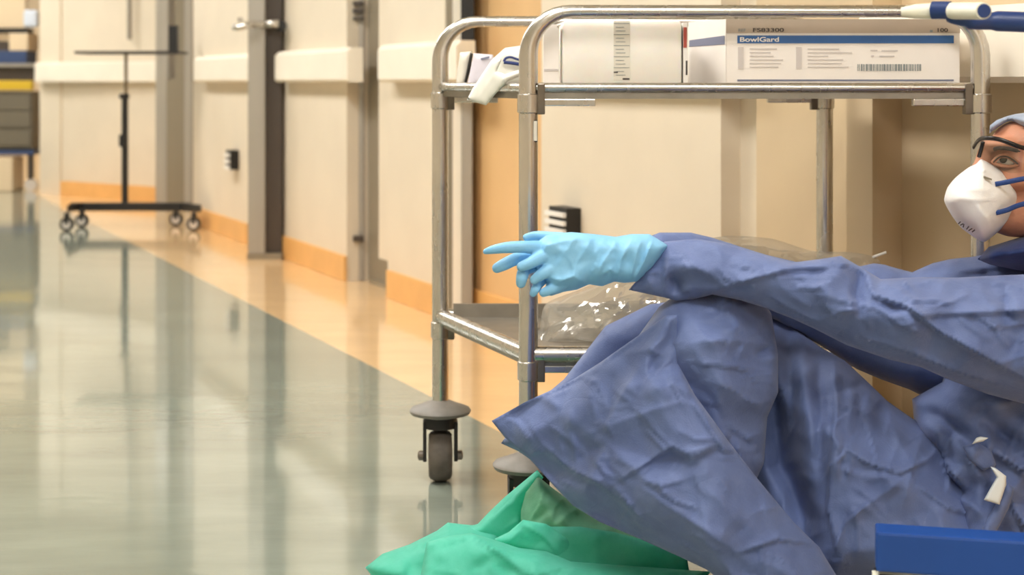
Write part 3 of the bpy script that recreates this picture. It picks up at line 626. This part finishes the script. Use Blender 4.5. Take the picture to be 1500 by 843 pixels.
# ------------------------------------------------------------------ the seated person
def cloth(name, c1, c2, rough=.62, spec=.35, sheen=.15, fine=.25, transl=0.0, vein=.1, wr=.14):
    m = bpy.data.materials.new(name); m.use_nodes = True; nt = m.node_tree; N = nt.nodes; L = nt.links; b = N['Principled BSDF']
    b.inputs['Roughness'].default_value = rough; b.inputs['Specular IOR Level'].default_value = spec; b.inputs['Sheen Weight'].default_value = sheen
    tc = N.new('ShaderNodeTexCoord'); n = N.new('ShaderNodeTexNoise'); n.inputs['Scale'].default_value = 14; n.inputs['Detail'].default_value = 8; n.inputs['Roughness'].default_value = .65
    L.new(tc.outputs['Object'], n.inputs['Vector']); mx = N.new('ShaderNodeMix'); mx.data_type = 'RGBA'; mx.inputs[6].default_value = c1; mx.inputs[7].default_value = c2
    mr = N.new('ShaderNodeMapRange'); mr.inputs[1].default_value = .35; mr.inputs[2].default_value = .65; L.new(n.outputs['Fac'], mr.inputs[0]); L.new(mr.outputs[0], mx.inputs[0]); L.new(mx.outputs[2], b.inputs['Base Color'])
    n2 = N.new('ShaderNodeTexNoise'); n2.inputs['Scale'].default_value = 420; n2.inputs['Detail'].default_value = 2; L.new(tc.outputs['Object'], n2.inputs['Vector'])
    v = N.new('ShaderNodeTexVoronoi'); v.feature = 'DISTANCE_TO_EDGE'; v.inputs['Scale'].default_value = 16
    wn = N.new('ShaderNodeTexNoise'); wn.inputs['Scale'].default_value = 9; L.new(tc.outputs['Object'], wn.inputs['Vector']); va = N.new('ShaderNodeMix'); va.data_type = 'RGBA'; va.inputs[0].default_value = .16
    L.new(tc.outputs['Object'], va.inputs[6]); L.new(wn.outputs['Color'], va.inputs[7]); L.new(va.outputs[2], v.inputs['Vector'])
    vr = N.new('ShaderNodeMapRange'); vr.inputs[1].default_value = 0; vr.inputs[2].default_value = .05; L.new(v.outputs['Distance'], vr.inputs[0])
    b1 = N.new('ShaderNodeBump'); b1.inputs['Strength'].default_value = fine; b1.inputs['Distance'].default_value = .002; L.new(n2.outputs['Fac'], b1.inputs['Height'])
    b2 = N.new('ShaderNodeBump'); b2.inputs['Strength'].default_value = vein; b2.inputs['Distance'].default_value = .002
    rn = N.new('ShaderNodeTexNoise'); rn.noise_type = 'RIDGED_MULTIFRACTAL'; rn.inputs['Scale'].default_value = 7; rn.inputs['Detail'].default_value = 3; rn.inputs['Distortion'].default_value = .6; L.new(tc.outputs['Object'], rn.inputs['Vector'])
    b3 = N.new('ShaderNodeBump'); b3.inputs['Strength'].default_value = wr; b3.inputs['Distance'].default_value = .006; L.new(rn.outputs['Fac'], b3.inputs['Height']); L.new(b3.outputs[0], b1.inputs['Normal'])
    L.new(vr.outputs[0], b2.inputs['Height']); L.new(b1.outputs[0], b2.inputs['Normal']); L.new(b2.outputs[0], b.inputs['Normal'])
    if transl:
        t = N.new('ShaderNodeBsdfTranslucent'); L.new(mx.outputs[2], t.inputs[0]); tp = N.new('ShaderNodeBsdfTransparent'); tp.inputs[0].default_value = c1
        s1 = N.new('ShaderNodeMixShader'); s1.inputs[0].default_value = transl; s2 = N.new('ShaderNodeMixShader'); s2.inputs[0].default_value = .12
        L.new(b.outputs[0], s1.inputs[1]); L.new(t.outputs[0], s1.inputs[2]); L.new(s1.outputs[0], s2.inputs[1]); L.new(tp.outputs[0], s2.inputs[2]); L.new(s2.outputs[0], N['Material Output'].inputs[0])
    M[name] = m
cloth('gown_blue', rgb(102, 119, 166), rgb(88, 104, 150))
cloth('collar_navy', rgb(36, 62, 122), rgb(30, 52, 108))
cloth('glove_blue', rgb(138, 196, 234), rgb(122, 184, 228), rough=.5, sheen=0, fine=.1, vein=0, wr=.2)
cloth('mask_white', rgb(240, 238, 236), rgb(232, 229, 228), rough=.7, sheen=.05, fine=.15, vein=0, wr=.06)
cloth('cap_blue', rgb(196, 206, 222), rgb(170, 186, 210), rough=.7, transl=.2)
mat('skin', rgb(196, 136, 106), .5, var=.06, vscale=40, bump=.08, bscale=250, sss=.15)
mat('eye_white', rgb(226, 220, 212), .2); mat('iris', rgb(48, 30, 22), .15); mat('brow', rgb(62, 44, 38), .8)
mat('strap_blue', rgb(30, 62, 124), .6, bump=.2, bscale=200); mat('frame_black', rgb(24, 18, 20), .25)
mat('tag_white', rgb(226, 232, 234), .6)

person = thing('person', fl(1400, 2.72, 0), 'seated person in blue gown, light blue gloves and white respirator', 'person')
# body: head, neck, trunk, arms and legs as one skin
b = G()
def pell(px, py, D, rx, ry, rd): b.ell(P(px, py, D), (rx*D/F, rd, ry*D/F), 28, 18)
def limb(pts, n=16):                                 # (px, py, D, radius in m)
    pp = [P(*q[:3]) for q in pts]; rr = [q[3] for q in pts]; b.tube(pp, rr, n)
    for p, r in zip(pp, rr): b.ell(p, (r, r, r), 16, 10)
pell(1572, 245, 2.75, 124, 76, .082); pell(1520, 262, 2.745, 84, 76, .070); pell(1490, 312, 2.735, 52, 36, .052)
pell(1508, 208, 2.742, 54, 34, .064)                 # forehead
pell(1441, 238, 2.715, 12, 26, .018); pell(1436, 250, 2.71, 14, 16, .018)   # nose
pell(1462, 211, 2.705, 24, 9, .040)                  # brow ridge
pell(1492, 262, 2.692, 30, 18, .026)                 # cheek bone
pell(1568, 262, 2.672, 17, 24, .012)                 # ear
limb([(1560, 300, 2.76, .062), (1580, 400, 2.76, .066)])
b.ell(P(1590, 560, 2.74), (.12, .13, .26), 24, 14)   # trunk
b.ell(P(1560, 800, 2.74), (.13, .14, .11), 24, 14)   # pelvis
limb([(1590, 440, 2.60, .055), (1420, 480, 2.60, .048), (1270, 450, 2.615, .040), (1100, 405, 2.635, .034), (980, 385, 2.65, .028), (900, 380, 2.655, .030)])
limb([(1590, 440, 2.88, .055), (1420, 470, 2.88, .048), (1270, 450, 2.84, .040), (1100, 405, 2.77, .034), (980, 385, 2.71, .028), (900, 382, 2.70, .030)])
for dd in (2.765, 2.83):
    limb([(1540, 800, dd, .080), (1330, 720, dd, .05), (1200, 640, dd+.06, .038), (1090, 570, dd+.03, .034), (1045, 650, dd-.03, .032), (985, 745, dd+.05, .026), (960, 790, .10+dd, .022)]); limb([(960, 805, 2.86+(dd-2.765)*.7, .02), (865, 828, 2.86+(dd-2.765)*.7, .02)])
V, Fc = union(b, .006, 5)
mk('body', V, Fc, 'skin', person, smooth=True)
# eyes
for px, py, D, r in [(1473, 235.5, 2.6935, .0105)]:
    e = G().ell(P(px, py, D), (r*1.45, r, r), 20, 14).mk('eye', 'eye_white', person, smooth=True)
    G().ell(P(px-3, py-1.5, D-r*.8), (.0070, .0032, .0062), 16, 10).mk('iris', 'iris', e, smooth=True)
    G().tube(smooth_path([P(px-19, py+3, D-.004), P(px-9, py-6, D-.0115), P(px+4, py-6, D-.0125), P(px+18, py+4, D-.006)]), .0038, n=8).mk('upper_lid', 'skin', e, smooth=True)
    G().tube(smooth_path([P(px-17, py+4, D-.005), P(px-4, py+7.5, D-.011), P(px+8, py+8.5, D-.0115), P(px+19, py+6, D-.006)]), .0028, n=8).mk('lower_lid', 'skin', e, smooth=True)
G().tube(smooth_path([P(1455, 238, 2.686), P(1464, 230.5, 2.678), P(1477, 230.5, 2.677), P(1491, 240, 2.684)]), .0014, n=6).mk('eyelashes', 'brow', person, smooth=True)
G().tube(smooth_path([P(1456, 219, 2.672), P(1464, 217, 2.664), P(1478, 218, 2.664), P(1494, 222, 2.668)]), [.001]+[.0036]*16+[.0014]*2, n=8).mk('eyebrow', 'brow', person, smooth=True)

# gown
FR = [([(995, 469), (988, 531), (1016, 579), (1064, 645), (1097, 698), (1136, 736)], .026, 26, 'r'), ([(1007, 531), (1074, 538), (1131, 548)], .007, 6, 's'),
      ([(1006, 505), (1036, 497), (1118, 503)], .005, 6, 'r'), ([(1060, 478), (1092, 505), (1078, 530)], .006, 9, 'r'), ([(935, 535), (905, 560), (872, 650)], -.016, 20, 'g'),
      ([(935, 540), (900, 600), (884, 640)], .010, 14, 'r'), ([(777, 626), (792, 650), (835, 688), (878, 708), (921, 746), (960, 775)], .013, 14, 's'),
      ([(902, 708), (983, 655), (1011, 669), (1054, 655)], .014, 18, 's'), ([(930, 708), (1007, 760), (1078, 808), (1100, 830)], .009, 9, 'r'),
      ([(1078, 812), (1140, 790), (1200, 800)], .010, 10, 's'), ([(868, 674), (887, 696), (898, 700)], .008, 6, 's'), ([(911, 727), (925, 746)], .012, 6, 's'),
      ([(1000, 560), (955, 562), (945, 566)], .006, 7, 'v'), ([(720, 619), (800, 580), (880, 545)], .008, 12, 'v'), ([(835, 600), (838, 632)], .007, 7, 'r'),
      ([(1128, 475), (1134, 520), (1128, 570)], .010, 12, 'r'), ([(1020, 600), (1060, 660), (1110, 664)], .012, 16, 's'), ([(1100, 560), (1070, 575), (1112, 640)], -.010, 22, 'g'),
      ([(990, 470), (965, 520), (930, 580)], -.012, 12, 'g'), ([(850, 640), (960, 600), (1000, 590)], .007, 10, 'r')]
def dF(x, y): return 2.74-.185*np.clip((x-735)/300, 0, 1)+.05*np.clip((x-1060)/160, 0, 1)
FRK = [([(1007, 531), (1074, 538), (1131, 548)], .009, 5, 's'), ([(1006, 505), (1036, 497), (1118, 503)], .007, 5, 'r'), ([(1060, 478), (1092, 505), (1078, 530)], .008, 8, 'r'), ([(1128, 475), (1134, 520), (1128, 570)], .010, 10, 'r'), ([(1105, 520), (1125, 512), (1136, 520)], -.014, 6, 'g'), ([(1040, 560), (1080, 575), (1112, 600)], .007, 7, 's'), ([(1060, 620), (1090, 640), (1112, 650)], .008, 8, 's'), ([(1010, 470), (1040, 500), (1050, 520)], .006, 7, 'r')]
inflate('gown_knee', [(930, 500), (965, 450), (1000, 425), (1060, 418), (1115, 436), (1130, 460), (1140, 520), (1140, 575), (1124, 612), (1119, 680), (1100, 720), (1040, 690), (960, 600)], 2.68, .125, 80, 'gown_blue', person, step=3.5, folds=FRK, facets=[(56, .012), (26, .004)], seed=14, blur=1, sm=False, pw=.6, rc=(40, .5, .8, 50, .007, 5))
inflate('gown_skirt', [(720, 617), (768, 590), (835, 559), (878, 532), (935, 492), (975, 462), (992, 462), (992, 531), (1018, 579), (1066, 645), (1105, 696), (1163, 766), (1200, 802), (1225, 843), (1240, 885), (1160, 900), (1080, 870), (1035, 835), (997, 817), (944, 793), (878, 765), (839, 741), (811, 712), (777, 674), (740, 642)],
        dF, lambda x, y: .018+.045*np.clip((x-740)/230, 0, 1), 55, 'gown_blue', person, step=3.5, folds=FR[4:], facets=[(66, .019), (30, .005)], seed=11, blur=1, sm=False, pw=.7, fk=1.35, back=3.0, rc=(75, .75, .7, 60, .008, 5))
inflate('gown_lining', [(1000, 440), (952, 446), (887, 478), (848, 528), (826, 556), (760, 612), (734, 650), (760, 662), (800, 690), (900, 640), (1010, 520)], 2.86, .05, 50, 'gown_blue', person, step=6, facets=[(50, .008)], seed=12, sm=False)
FT = [([(1152, 478), (1161, 598), (1166, 727), (1185, 775)], -.014, 9, 'g'), ([(1175, 490), (1183, 600), (1190, 700)], .009, 9, 'g'), ([(1219, 531), (1224, 598), (1216, 689), (1214, 751), (1228, 813)], .012, 12, 's'),
      ([(1198, 520), (1203, 600), (1200, 690)], -.008, 7, 'g'), ([(1245, 545), (1248, 600), (1240, 640)], .007, 8, 'g'), ([(1275, 575), (1272, 620)], .008, 9, 'g'), ([(1300, 600), (1318, 650), (1340, 680)], .010, 12, 'r'),
      ([(1228, 650), (1271, 679), (1319, 693), (1367, 670)], .013, 13, 's'), ([(1326, 700), (1282, 732), (1243, 762)], .010, 13, 'r'), ([(1220, 684), (1270, 700), (1320, 700)], .006, 7, 'r'),
      ([(1338, 708), (1390, 745), (1450, 760)], .012, 14, 's'), ([(1350, 640), (1335, 690), (1325, 735)], .010, 10, 'r'), ([(1135, 560), (1146, 680), (1190, 790)], -.05, 18, 'g')]
def dT(x, y): return 2.78-.00012*(x-1150)+.075*np.clip((1225-x)/110, 0, 1)
inflate('gown_side', [(1062, 480), (1100, 456), (1128, 450), (1152, 468), (1200, 508), (1238, 529), (1271, 560), (1300, 588), (1340, 616), (1390, 640), (1450, 690), (1500, 800), (1500, 900), (1150, 900), (1075, 760), (1060, 600)],
        dT, .165, 95, 'gown_blue', person, step=3.5, folds=FT, facets=[(50, .012), (24, .004)], seed=21, blur=1, sm=False, pw=.6, fk=1.4, rc=(60, 1.4, .6, 60, .0075, 5))
FB = [([(1372, 640), (1388, 690), (1420, 720)], .016, 12, 's'), ([(1400, 640), (1430, 690), (1450, 705)], .014, 11, 'r'), ([(1345, 590), (1400, 630), (1425, 660)], -.014, 12, 'g'), ([(1450, 660), (1500, 690), (1540, 700)], .016, 14, 's'),
      ([(1430, 790), (1462, 740), (1475, 712)], .012, 10, 'r'), ([(1470, 720), (1500, 770), (1510, 800)], .014, 12, 's'), ([(1380, 720), (1430, 745)], .010, 9, 'r'), ([(1440, 610), (1470, 640), (1500, 650)], -.018, 12, 'g')]
inflate('gown_bodice', [(1336, 585), (1380, 560), (1400, 500), (1470, 420), (1560, 380), (1625, 390), (1650, 560), (1650, 900), (1420, 900), (1372, 800), (1358, 700), (1340, 630)], 2.785, .175, 110, 'gown_blue', person, step=4.5, folds=FB, back=.5, facets=[(38, .028), (20, .008)], seed=31, blur=1, sm=False, fk=2.1, rc=(50, .9, .9, 46, .009, 6))
FS = [([(1000, 425), (1051, 424), (1116, 405), (1155, 395), (1236, 389)], .014, 14, 's'), ([(1116, 407), (1170, 406), (1228, 406)], -.007, 7, 'v'), ([(1119, 431), (1150, 450), (1185, 469), (1200, 476)], .008, 9, 's'),
      ([(1265, 395), (1277, 432), (1332, 451), (1379, 488), (1431, 516), (1500, 556)], .018, 16, 's'), ([(1325, 440), (1350, 462), (1420, 459), (1500, 456), (1560, 456)], .010, 11, 's'), ([(1471, 430), (1478, 470)], -.012, 9, 'g'),
      ([(1262, 392), (1256, 430), (1264, 470)], -.014, 9, 'g'), ([(1271, 497), (1317, 513), (1416, 550), (1480, 570)], .010, 9, 's'), ([(1360, 452), (1400, 440), (1420, 430)], .008, 7, 'r'), ([(990, 385), (1040, 400), (1070, 420)], .008, 10, 'r'),
      ([(972, 366), (974, 400), (970, 434)], .006, 5, 's'), ([(985, 400), (995, 430)], -.018, 9, 'g'), ([(1200, 470), (1222, 460), (1260, 452)], .008, 8, 'r'), ([(1230, 378), (1210, 420), (1215, 460)], .008, 14, 'g'), ([(1040, 365), (1100, 385), (1150, 398)], .006, 9, 'r'),
      ([(1290, 440), (1310, 452), (1330, 446)], -.010, 7, 'g')]
def dS(x, y): return 2.635-.085*np.clip((x-970)/330, 0, 1)
inflate('gown_sleeve', [(945, 376), (958, 362), (974, 354), (1020, 350), (1060, 356), (1120, 373), (1160, 385), (1200, 380), (1232, 375), (1260, 391), (1290, 409), (1350, 406), (1400, 407), (1500, 402), (1570, 395), (1640, 430), (1650, 520), (1590, 600), (1500, 592), (1447, 578), (1391, 557), (1348, 538), (1302, 527), (1240, 506), (1193, 482), (1160, 467), (1122, 452), (1084, 440), (1043, 432), (1015, 439), (991, 441), (972, 436), (921, 425), (938, 405)],
        dS, lambda x, y: .045+.035*np.clip((x-1000)/300, 0, 1), 52, 'gown_blue', person, step=3.5, folds=FS, facets=[(46, .011), (22, .004)], seed=41, blur=1, sm=False, fk=1.5, pw=.6, rc=(75, .35, .4, 60, .0075, 5))
inflate('gown_sleeve', [(953, 346), (966, 341), (1012, 341), (1042, 348), (1120, 373), (1200, 392), (1262, 390), (1280, 386), (1296, 388), (1312, 393), (1336, 399), (1366, 386), (1391, 380), (1428, 376), (1450, 371), (1560, 372), (1620, 420), (1600, 560), (1420, 600), (1350, 580), (1332, 571), (1290, 556), (1255, 541), (1200, 505), (1100, 450), (1000, 420), (952, 380)],
        lambda x, y: 2.735+.12*np.clip((x-970)/300, 0, 1), lambda x, y: .03+.045*np.clip((x-970)/250, 0, 1), 55, 'gown_blue', person, step=4.5, folds=[([(1366, 388), (1350, 400), (1362, 412)], .01, 8, 'r'), ([(1380, 384), (1376, 400)], -.008, 6, 'g'), ([(1300, 392), (1316, 404)], .008, 6, 'r'), ([(1400, 400), (1460, 392), (1500, 380)], .010, 10, 's')], facets=[(34, .007)], seed=51, blur=1, sm=False)
inflate('gown_collar', [(1432, 380), (1448, 362), (1500, 346), (1560, 336), (1630, 350), (1640, 390), (1560, 405), (1490, 396), (1450, 388)], 2.735, .10, 34, 'collar_navy', person, step=4, folds=[([(1440, 378), (1480, 372), (1540, 362)], .012, 9, 's')], facets=[(30, .004)], seed=61, sm=False)
# waist tie with white tags
tie = inflate('waist_tie', [(1474, 706), (1486, 716), (1478, 745), (1462, 775), (1450, 800), (1430, 800), (1440, 770), (1458, 740)], 2.585, .012, 10, 'gown_blue', person, step=3, facets=[(16, .003)], sm=False)
inflate('waist_tie', [(1410, 655), (1430, 648), (1452, 660), (1460, 684), (1440, 690), (1420, 676)], 2.590, .014, 14, 'gown_blue', person, step=3, facets=[(14, .008)], sm=False)
inflate('tie_tag', [(1451, 684), (1458, 686), (1474, 698), (1474, 711), (1464, 740), (1441, 733), (1455, 708), (1460, 700)], 2.566, .004, 4, 'tag_white', person, step=2, sm=False)
inflate('tie_tag', [(1424, 651), (1430, 642), (1436, 640), (1448, 642), (1440, 647)], 2.564, .004, 4, 'tag_white', person, step=1.5, sm=False)

# gloves
def glove(name, palm, palmD, palmT, fingers, folds, seed, fac):
    V, Fc = inflate_geo(palm, palmD, palmT, 26, step=2.5, fk=1.8, rc=(16, 2.0, .5, 26, .003, 3), folds=folds, facets=fac, seed=seed, blur=1, sm=False); g = G(); g.add(V.tolist(), Fc)
    for pts in fingers:                              # (px, py, D, radius px)
        pp = smooth_path([P(*q[:3]) for q in pts], 4); n = len(pts)
        rr = []
        for i in range(n-1): rr += [(pts[i][3]*(1-t/4)+pts[i+1][3]*t/4)*pts[i][2]/F for t in range(4)]
        rr.append(pts[-1][3]*pts[-1][2]/F); g.tube(pp, rr, 14)
        for k in (0, len(pp)-1): g.ell(pp[k], (rr[k]*1.0,)*3, 14, 10)
    V, Fc = union(g, .0017, 1)
    return mk(name, V, Fc, 'glove_blue', person, smooth=True)
GF = [([(905, 352), (880, 390), (872, 415)], .005, 8, 'r'), ([(925, 352), (910, 380), (905, 412)], -.004, 5, 'v'), ([(940, 348), (930, 380), (922, 412)], .005, 6, 'r'), ([(955, 352), (944, 380), (930, 408)], .005, 5, 's'), ([(800, 405), (822, 412), (840, 405), (860, 416)], .006, 6, 'r'), ([(845, 345), (825, 375), (812, 395)], .003, 9, 'r'), ([(870, 345), (845, 385), (838, 405)], .003, 7, 'r'), ([(880, 405), (893, 395), (905, 404)], .005, 5, 'r'), ([(788, 364), (830, 352), (870, 350)], .004, 8, 'r')]
dG = 2.625
glove('glove', [(800, 345), (836, 340), (870, 343), (902, 347), (925, 343), (951, 343), (962, 349), (979, 360), (968, 378), (955, 393), (933, 413), (915, 415), (900, 413), (882, 420), (863, 417), (845, 425), (826, 428), (808, 434), (797, 432), (800, 415), (790, 404), (786, 392), (780, 380), (784, 364), (790, 352)], dG, .036,
      [[(711, 369, 2.60, 4.0), (722, 366, 2.598, 6.5), (742, 363, 2.597, 8.5), (765, 362, 2.60, 9), (792, 364, 2.61, 11), (825, 368, 2.625, 14)],
       [(764, 391, 2.59, 7.5), (778, 385, 2.59, 9), (796, 376, 2.60, 11), (825, 374, 2.615, 14)],
       [(783, 410, 2.592, 7), (794, 402, 2.592, 9), (812, 392, 2.60, 11), (838, 385, 2.615, 14)],
       [(796, 429, 2.60, 6.5), (808, 424, 2.598, 8), (826, 413, 2.605, 10), (850, 400, 2.615, 13)],
       [(771, 348, 2.66, 5.5), (786, 345, 2.655, 6.5), (806, 347, 2.645, 7.5), (834, 350, 2.635, 9)]], GF, 71, [(26, .004), (12, .0026)])
glove('glove', [(792, 352), (840, 345), (900, 350), (950, 345), (965, 360), (940, 400), (900, 408), (850, 415), (805, 412), (790, 392)], 2.70, .03,
      [[(728, 393, 2.625, 7.5), (738, 388, 2.622, 9), (755, 380, 2.63, 9.5), (775, 375, 2.655, 10), (810, 378, 2.69, 12)],
       [(763, 415, 2.602, 7.5), (765, 405, 2.60, 9), (769, 396, 2.615, 9), (785, 390, 2.65, 9), (815, 388, 2.69, 11)],
       [(781, 430, 2.600, 5.5), (785, 423, 2.60, 7), (790, 415, 2.615, 7.5), (803, 405, 2.65, 8), (825, 398, 2.69, 10)],
       [(776, 352, 2.70, 6), (800, 350, 2.70, 8), (830, 360, 2.70, 10)]], [], 72, [(24, .003)])

# respirator
mk_f = [([(1400, 290), (1430, 294), (1462, 292)], .0022, 4, 'r'), ([(1408, 276), (1450, 280)], .002, 5, 'r'), ([(1440, 352), (1430, 325)], .003, 6, 'r'), ([(1455, 345), (1446, 318), (1430, 300)], .003, 6, 's'), ([(1470, 330), (1452, 320)], .002, 4, 'r'), ([(1425, 245), (1445, 252), (1465, 262)], .004, 7, 's')]
rp = inflate('respirator', [(1437, 233), (1447, 237), (1458, 244), (1478, 257), (1488, 270), (1493, 286), (1490, 300), (1478, 324), (1462, 340), (1444, 354), (1436, 353), (1424, 346), (1408, 334), (1396, 319), (1386, 302), (1383, 292), (1388, 275), (1400, 260), (1418, 246), (1430, 240)], lambda x, y: 2.705+.0002*(x-1440), .082, 52, 'mask_white', person, step=2.5, folds=mk_f, facets=[(24, .0035)], seed=81, blur=1, fk=1.8)
def stripe(nm, pts, r, m, par, sq=.45): return G().tube(smooth_path([P(*p) for p in pts]), r, n=10, squash=sq).mk(nm, m, par, smooth=True)
stripe('strap', [(1458, 270, 2.640), (1475, 267, 2.634), (1500, 262, 2.632), (1560, 252, 2.648), (1640, 240, 2.70)], .0042, 'strap_blue', rp)
stripe('strap', [(1459, 312, 2.642), (1475, 308, 2.640), (1500, 299, 2.650), (1560, 290, 2.668), (1640, 285, 2.72)], .0042, 'strap_blue', rp)
G().prism([P(1442, 258, 2.6315), P(1453, 262, 2.6315), P(1453, 264.5, 2.6315), P(1442, 260.5, 2.6315)], (0, .006, 0)).mk('nose_staple', 'frame_mid', rp)
for a, c in [((1404, 328), (1407, 325)), ((1407, 330), (1411, 328)), ((1411, 333), (1412, 329)), ((1416, 336), (1419, 332)), ((1419, 338), (1424, 335)), ((1424, 340), (1428, 337))]:
    G().tube([P(a[0], a[1], 2.652), P(c[0], c[1], 2.648)], .0011, n=6).mk('print_mark', 'print_dark', rp)
# safety glasses
sg = stripe('safety_glasses', [(1426, 216, 2.730), (1431, 208, 2.706), (1438, 203, 2.682), (1447, 202.5, 2.660), (1462, 204, 2.648), (1480, 210, 2.640), (1500, 217, 2.640), (1560, 232, 2.655), (1630, 245, 2.69)], .0037, 'frame_black', person, .6)
stripe('nose_piece', [(1440, 208, 2.678), (1437, 220, 2.684), (1434, 230, 2.69)], .0035, 'frame_black', sg, .8)
m = bpy.data.materials.new('lens_clear'); m.use_nodes = True; N = m.node_tree.nodes; L = m.node_tree.links; N.remove(N['Principled BSDF'])
tr = N.new('ShaderNodeBsdfTransparent'); tr.inputs[0].default_value = (.93, .93, .92, 1); gl = N.new('ShaderNodeBsdfGlossy'); gl.inputs[1].default_value = .05; mx = N.new('ShaderNodeMixShader'); mx.inputs[0].default_value = .05
L.new(tr.outputs[0], mx.inputs[1]); L.new(gl.outputs[0], mx.inputs[2]); L.new(mx.outputs[0], N['Material Output'].inputs[0]); M['lens_clear'] = m
def lens(pts, nm='lens'):
    g = G(); top = [P(*p[0]) for p in pts]; bot = [P(*p[1]) for p in pts]; n = len(pts); V = []
    for off in (0, .0022): V += [p+Vector((0, off, 0)) for p in top]+[p+Vector((0, off, 0)) for p in bot]
    Fc = [(i, i+1, n+i+1, n+i) for i in range(n-1)]+[(2*n+i, 2*n+i+1, 3*n+i+1, 3*n+i) for i in range(n-1)]+[(i, i+1, 2*n+i+1, 2*n+i) for i in range(n-1)]+[(n+i, n+i+1, 3*n+i+1, 3*n+i) for i in range(n-1)]+[(0, n, 3*n, 2*n), (n-1, 2*n-1, 4*n-1, 3*n-1)]
    return g.add(V, Fc).mk(nm, 'lens_clear', sg, smooth=True, auto=40)
lens([((1440, 204, 2.68), (1438, 232, 2.682)), ((1450, 204, 2.658), (1448, 238, 2.66)), ((1465, 206, 2.646), (1462, 248, 2.65)), ((1482, 212, 2.64), (1480, 254, 2.645)), ((1505, 219, 2.64), (1504, 252, 2.645)), ((1530, 226, 2.648), (1530, 246, 2.65))])
lens([((1427, 215, 2.73), (1428, 234, 2.73)), ((1432, 209, 2.706), (1433, 233, 2.708)), ((1438, 205, 2.684), (1437, 231, 2.686))])
# cap
inflate('surgical_cap', [(1449, 196), (1450, 184), (1460, 176), (1476, 170), (1488, 167), (1510, 164), (1560, 159), (1625, 166), (1680, 200), (1705, 250), (1690, 300), (1650, 305), (1610, 270), (1550, 222), (1500, 191), (1482, 177), (1474, 179), (1461, 187)], 2.748, .10, 36, 'cap_blue', person, step=3, folds=[([(1488, 175), (1520, 180), (1560, 200)], .004, 6, 'r'), ([(1495, 186), (1540, 200), (1580, 230)], .004, 6, 'r'), ([(1482, 172), (1530, 170), (1600, 180)], .004, 7, 'r')], facets=[(18, .003)], seed=91, sm=False)

# ------------------------------------------------------------------ green drape bunched on the floor, shoe cover
cloth('drape_green', rgb(118, 228, 206), rgb(94, 214, 188), rough=.6, sheen=.1, fine=.15, transl=.4)
cloth('cover_green', rgb(150, 216, 184), rgb(126, 200, 166), rough=.7, sheen=.1, fine=.2, transl=.25)
inflate('shoe_cover', [(770, 722), (788, 698), (805, 712), (839, 738), (878, 760), (930, 780), (1000, 800), (1010, 840), (960, 862), (880, 866), (800, 862), (768, 830), (762, 790), (763, 748)], 2.885, .085, 45, 'cover_green', person, step=3, folds=[([(838, 716), (812, 745), (806, 770)], .007, 5, 'r'), ([(862, 738), (830, 755), (812, 772)], .007, 5, 'r'), ([(800, 710), (790, 740), (775, 765)], .006, 5, 's'), ([(880, 760), (890, 775), (884, 788)], .007, 4, 'r')], facets=[(22, .006), (10, .0035)], seed=95, sm=False, floor=.004)
dr = thing('green_drape', fl(800, 2.85, 0), 'green fabric surgical drape bunched on the floor under the gown', 'drape')
inflate('drape_sheet', [(787, 689), (796, 700), (776, 730), (770, 758), (768, 790), (735, 800), (690, 790), (655, 782), (700, 768), (715, 752), (740, 728)], 2.915, .03, 22, 'drape_green', dr, step=3.5, folds=[([(787, 692), (750, 735), (715, 765)], .010, 9, 's'), ([(775, 735), (768, 758), (740, 775)], .010, 8, 'r')], facets=[(26, .006)], seed=96, sm=False, floor=.003)
inflate('drape_fold', [(535, 832), (560, 812), (600, 798), (640, 778), (656, 766), (690, 770), (768, 763), (772, 770), (740, 795), (790, 800), (800, 860), (700, 880), (600, 876), (548, 848)], lambda x, y: 2.93-.0012*np.clip(y-780, 0, 100), .06, 40, 'drape_green', dr, step=4, folds=[([(560, 815), (625, 795), (660, 770)], .010, 9, 's'), ([(545, 838), (610, 812), (690, 800)], .010, 10, 'r'), ([(766, 766), (735, 790)], .008, 6, 's')], facets=[(34, .013), (15, .006)], rc=(16, .3, .6, 50, .007, 6), seed=97, sm=False, floor=.003)
inflate('drape_inner', [(796, 772), (850, 772), (900, 780), (960, 796), (1006, 816), (1012, 850), (950, 872), (850, 872), (806, 845)], 2.795, .015, 20, 'drape_green', dr, step=4, facets=[(36, .008)], seed=98, sm=False, floor=.003)
inflate('drape_strip', [(766, 762), (800, 768), (832, 788), (846, 812), (850, 828), (815, 826), (792, 812), (775, 806), (728, 800), (724, 790), (745, 780)], 2.786, .006, 8, 'drape_green', dr, step=3, facets=[(18, .006)], seed=94, folds=[([(760, 768), (795, 785), (820, 815)], .008, 7, 's'), ([(770, 772), (750, 790), (735, 796)], .008, 6, 'r')], sm=False, floor=.003)
inflate('drape_fold', [(625, 795), (655, 786), (690, 781), (720, 790), (760, 803), (800, 808), (836, 823), (900, 828), (960, 832), (1010, 836), (1042, 838), (1000, 880), (900, 905), (780, 905), (660, 890), (615, 850)], lambda x, y: 2.775-.0006*np.clip(y-790, 0, 110), .05, 45, 'drape_green', dr, step=4, folds=[([(640, 800), (690, 786), (730, 810), (780, 850)], .014, 12, 's'), ([(700, 800), (800, 830), (900, 838)], .010, 12, 'r'), ([(690, 835), (720, 820), (760, 845)], -.010, 8, 'g')], facets=[(36, .012), (16, .005)], rc=(18, .3, .5, 60, .007, 6), seed=99, sm=False, floor=.003)
